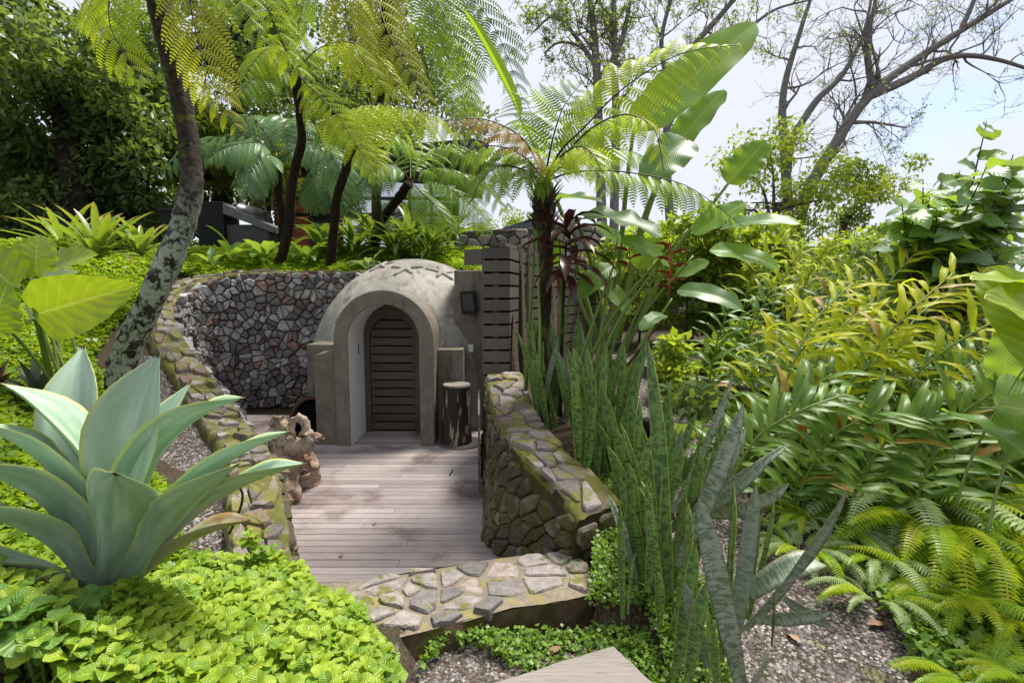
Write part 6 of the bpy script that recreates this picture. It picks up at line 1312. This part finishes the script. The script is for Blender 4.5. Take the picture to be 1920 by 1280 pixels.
# dark forest on the left
for i, (lab, bpx, Y, trunkp, blobs, n, mat) in enumerate([
    ('dark ivy clad leaning forest tree in the upper left corner', 110, 13, [(150, 460), (130, 250), (100, 120), (40, -20), (10, -90)], [(40, 60, 2.0, 1.8), (110, 170, 2., 1.6), (180, 230, 1.8, 1.5), (20, 180, 1.8, 1.6), (200, 100, 1.4, 1.4)], 15000, M_DARKF),
    ('dark forest tree behind the bromeliads', 60, 14, [(60, 460), (50, 330), (60, 240)], [(30, 300, 2.2, 1.8), (120, 320, 2., 1.6), (10, 400, 1.8, 1.4), (90, 400, 1.8, 1.2)], 14000, M_DARKF),
    ('leafy dark tree left of the leaning trunk', 230, 14, [(240, 470), (235, 380), (230, 300)], [(220, 270, 1.8, 1.6), (270, 200, 1.5, 1.4), (190, 370, 1.8, 1.3), (270, 340, 1.5, 1.3), (240, 410, 1.6, .9)], 15000, M_DARKF),
    ('tall forest tree with thick dark trunk behind the slim tree ferns', 420, 17, [(400, 440), (420, 330), (450, 200), (455, 60), (440, -60)], [(420, 60, 2.2, 1.8), (480, 20, 2.2, 1.6), (380, 170, 1.6, 1.2), (520, 100, 2., 1.4), (560, 190, 2., 1.4)], 13000, M_DARKF),
    ('dark forest tree above the house roof', 640, 20, [(640, 420), (640, 250), (650, 100)], [(600, 180, 2.6, 2.), (680, 140, 2.6, 2.), (740, 210, 2.4, 1.6), (640, 60, 2.4, 1.8), (780, 90, 2., 1.6), (820, 200, 1.6, 1.)], 15000, M_DARKF),
    ('mossy thick trunked tree behind the grill', 385, 15, [(390, 450), (380, 380), (395, 320), (430, 250)], [(400, 250, 1.6, 1.), (340, 290, 1.4, 1.), (460, 290, 1.4, 1.)], 9000, M_MIDF),
    ('sunny green undergrowth tree below the dark canopy', 150, 16, [(160, 470), (160, 420), (150, 380)], [(60, 380, 2., 1.2), (150, 400, 2., 1.2), (240, 420, 1.8, .9), (330, 410, 1.6, .9)], 15000, M_MIDF),
    ('far green tree glimpsed between the fern trunks', 330, 22, [(330, 450), (330, 400), (330, 350)], [(310, 380, 2., 1.6), (460, 330, 2., 1.4), (380, 330, 2., 1.4), (560, 300, 2.2, 1.4)], 9000, M_MIDF)]):
    q = P(bpx, 470, Y); q.z = tz(q.x, q.y)
    tp = PP(Y, *trunkp); tp[0].z = q.z - .2
    leafy_tree(lab, q, tp, .34 if i in (0, 3) else .2, [blob(a, b_, Y, r1, r2) for a, b_, r1, r2 in blobs], n, mat, 40 + i, .19, M_BARKD, 'forest trees on the left', 'tree')
# fill shrubs on the right behind the gingers
for i, (lab, px, py, Y, rx, rz, n, mat) in enumerate([
    ('green bush behind the boardwalk', 1330, 560, 9., .9, .6, 5000, M_MIDF), ('lime bush under the far banana leaves', 1400, 470, 9.5, 1.1, .6, 5500, M_LIGHTF), ('bushy yellow green shrub behind the gingers', 1520, 500, 9.5, 1.3, .6, 6000, M_LIGHTF), ('dark bush under the round leaved shrub', 1760, 560, 7., 1.3, .8, 6000, M_DARKF), ('green bush between far wall and heliconia', 1200, 500, 10.5, .9, .7, 5000, M_MIDF),
    ('dark bush behind the ginger stalks', 1600, 600, 8., 1.6, .8, 7000, M_DARKF), ('dark low bush in the shade of the dark ginger', 1680, 740, 5.2, 1.4, .6, 7000, M_DARKF), ('low dark bush at the right edge behind the canna', 1880, 700, 5.2, 1.2, .8, 6000, M_MIDF), ('feathery lime bush beside the gravel path', 1400, 690, 6.6, .8, .45, 6000, M_LIGHTF), ('lime bush right of the center tree fern crown', 1290, 440, 8.5, .9, .5, 4500, M_LIGHTF),
    ('dark low bush behind the pale sword ferns', 1500, 800, 4.9, 1.0, .45, 6000, M_DARKF)]):
    q = P(px, py, Y); base = V3(q.x, q.y, tz(q.x, q.y)); leafy_tree(lab, base, [base - V3(0, 0, .1), base + V3(.03, 0, .3), V3(q.x, q.y, max(q.z - .1, base.z + .4))], .03, [((q.x, q.y, q.z), (rx, rx * .8, rz)), ((q.x + rx * .6, q.y, q.z - rz * .4), (rx * .7, rx * .6, rz * .8)), ((q.x - rx * .6, q.y, q.z - rz * .4), (rx * .7, rx * .6, rz * .8))], n, mat, 70 + i, .12, M_BARKD, 'bushes behind the gingers', 'shrub')

# ------------------------------------------------------------------ driftwood root
b = NT('driftwood'); p = b.pos(); n1 = b.noise(4, 6, .65, p, sc=(3, 3, 1)); n2 = b.noise(18, 5, .65, p)
M_DRIFT = b.fin(b.mix(b.rng(n2, .5, .72, 0, .8), b.mix(b.rng(n1, .35, .65), (.40, .335, .275), (.30, .19, .12)), (.06, .042, .03)), .8, b.bump(b.math('ADD', n1, n2), .8, .02), .3)
ro = thing('driftwood_root', 'gnarled orange brown driftwood root standing on the deck against the wall', 'driftwood', stp(560, 920, 0))
def lump(name, ctrl, radii, seed, n=28, seg=34):
    pts = spline(ctrl, seg); rr = np.interp(np.linspace(0, 1, seg + 1), np.linspace(0, 1, len(radii)), radii); V, F = tube_geo(pts, list(rr), n, 0, seed); W = []
    for v in V:
        d = mnoise.noise_vector(v * 6 + Vector((seed, 0, 0))) * .07 + mnoise.noise_vector(v * 15) * .04 + mnoise.noise_vector(Vector((v.x * 60, v.y * 60, v.z * 14))) * .018; W.append(v + d)
    return obj(name, mesh(name, W, F, None, M_DRIFT), ro)
Yr = 5.15
lump('root_base', [P(535, 952, 4.95), P(540, 930, 4.98), P(535, 895, 5.0), P(530, 860, 5.05)], [.09, .115, .10, .08, .05], 1)
lump('root_base', [P(568, 915, 5.45), P(575, 895, 5.4), P(575, 860, 5.4), P(560, 835, 5.35)], [.08, .13, .12, .11, .06], 2)
lump('root_body', [P(545, 900, 5.3), P(540, 865, 5.3), P(532, 840, 5.28), P(530, 815, 5.25), P(535, 795, 5.25)], [.12, .16, .18, .15, .10, .05], 3)
lump('root_arm', [P(540, 850, 5.3), P(565, 835, 5.2), P(582, 828, 5.15), P(600, 824, 5.1)], [.10, .09, .07, .055, .03], 4)
lump('root_arm', [P(520, 835, 5.2), P(512, 810, 5.2), P(518, 790, 5.2), P(530, 788, 5.2), P(534, 805, 5.2)], [.07, .045, .035, .035, .03], 5, 10)
lump('root_arm', [P(545, 815, 5.2), P(548, 795, 5.2), P(562, 788, 5.2), P(572, 796, 5.18), P(575, 815, 5.15)], [.05, .035, .03, .035, .05], 6, 10)

# ------------------------------------------------------------------ small things
M_ORANGE = leafmat('orange_bracts', (.34, .13, .02), (.42, .2, .03), .1, .5, tyel=0.)
for lab, px, py, Y in (('orange brown cone flower of a ginger in front of the dark ferns', 1503, 812, 3.7), ('orange ginger cone half hidden under the dark leaves', 1570, 800, 3.8)):
    q = P(px, py, Y); t = thing('ginger_flower', lab, 'flower', V3(q.x, q.y, tz(q.x, q.y))); V, F = tube_geo([V3(q.x - .03, q.y, tz(q.x, q.y) - .02), q - V3(.01, 0, .2), q - V3(0, 0, .03)], [.01, .008, .008], 6); obj('stalk', mesh('stalk', V, F, None, M_STALK), t)
    for k in range(26):
        a = k * 2.4; z = -.05 + .1 * k / 26; r = .038 * math.sin(math.pi * (k + 3) / 31); V, F, UV = leaf_geo(ROUND, .5, 3, 2, .9, .5, 1., .1, cup=-.3) if k == 0 else (V, F, UV); obj('bract', mesh('bract', V, F, UV, M_ORANGE), t, frame(q + V3(math.cos(a) * r * .6, math.sin(a) * r * .6, z), V3(math.cos(a), math.sin(a), .8), UP, .034))
M_DRY = leafmat('dry_fallen_leaf', (.20, .11, .06), (.34, .22, .14), .1, .7, tyel=0., mid=(.3, .2, .12))
for i, (px, py, L, lab) in enumerate(((1628, 1185, .13, 'reddish fallen leaf at the edge of the weeds'), (1500, 1215, .10, 'pale brown fallen leaf on the gravel'), (1052, 1222, .11, 'dry brown leaf lying between slab and step'), (1720, 1270, .14, 'dry leaf on the gravel near the bottom edge'), (700, 985, .07, 'small curled leaf in the middle of the deck'), (860, 905, .06, 'small brown leaf on the deck by the mossy wall'), (640, 1040, .06, 'small pale leaf near the front of the deck'), (770, 880, .05, 'tiny leaf on the deck before the arch'))):
    q = stp(px, py, .0) if px < 900 else G(px, py); V, F, UV = leaf_geo(LANCE, .2, 7, 4, .3, .8, 1., .4, .2, 2, seed=i); tag(obj('fallen_leaf', mesh('fallen_leaf', V, F, UV, M_DRY), None, frame(q + V3(0, 0, .02), V3(math.cos(i * 1.9), math.sin(i * 1.9), 0), UP, L)), lab, 'leaf')
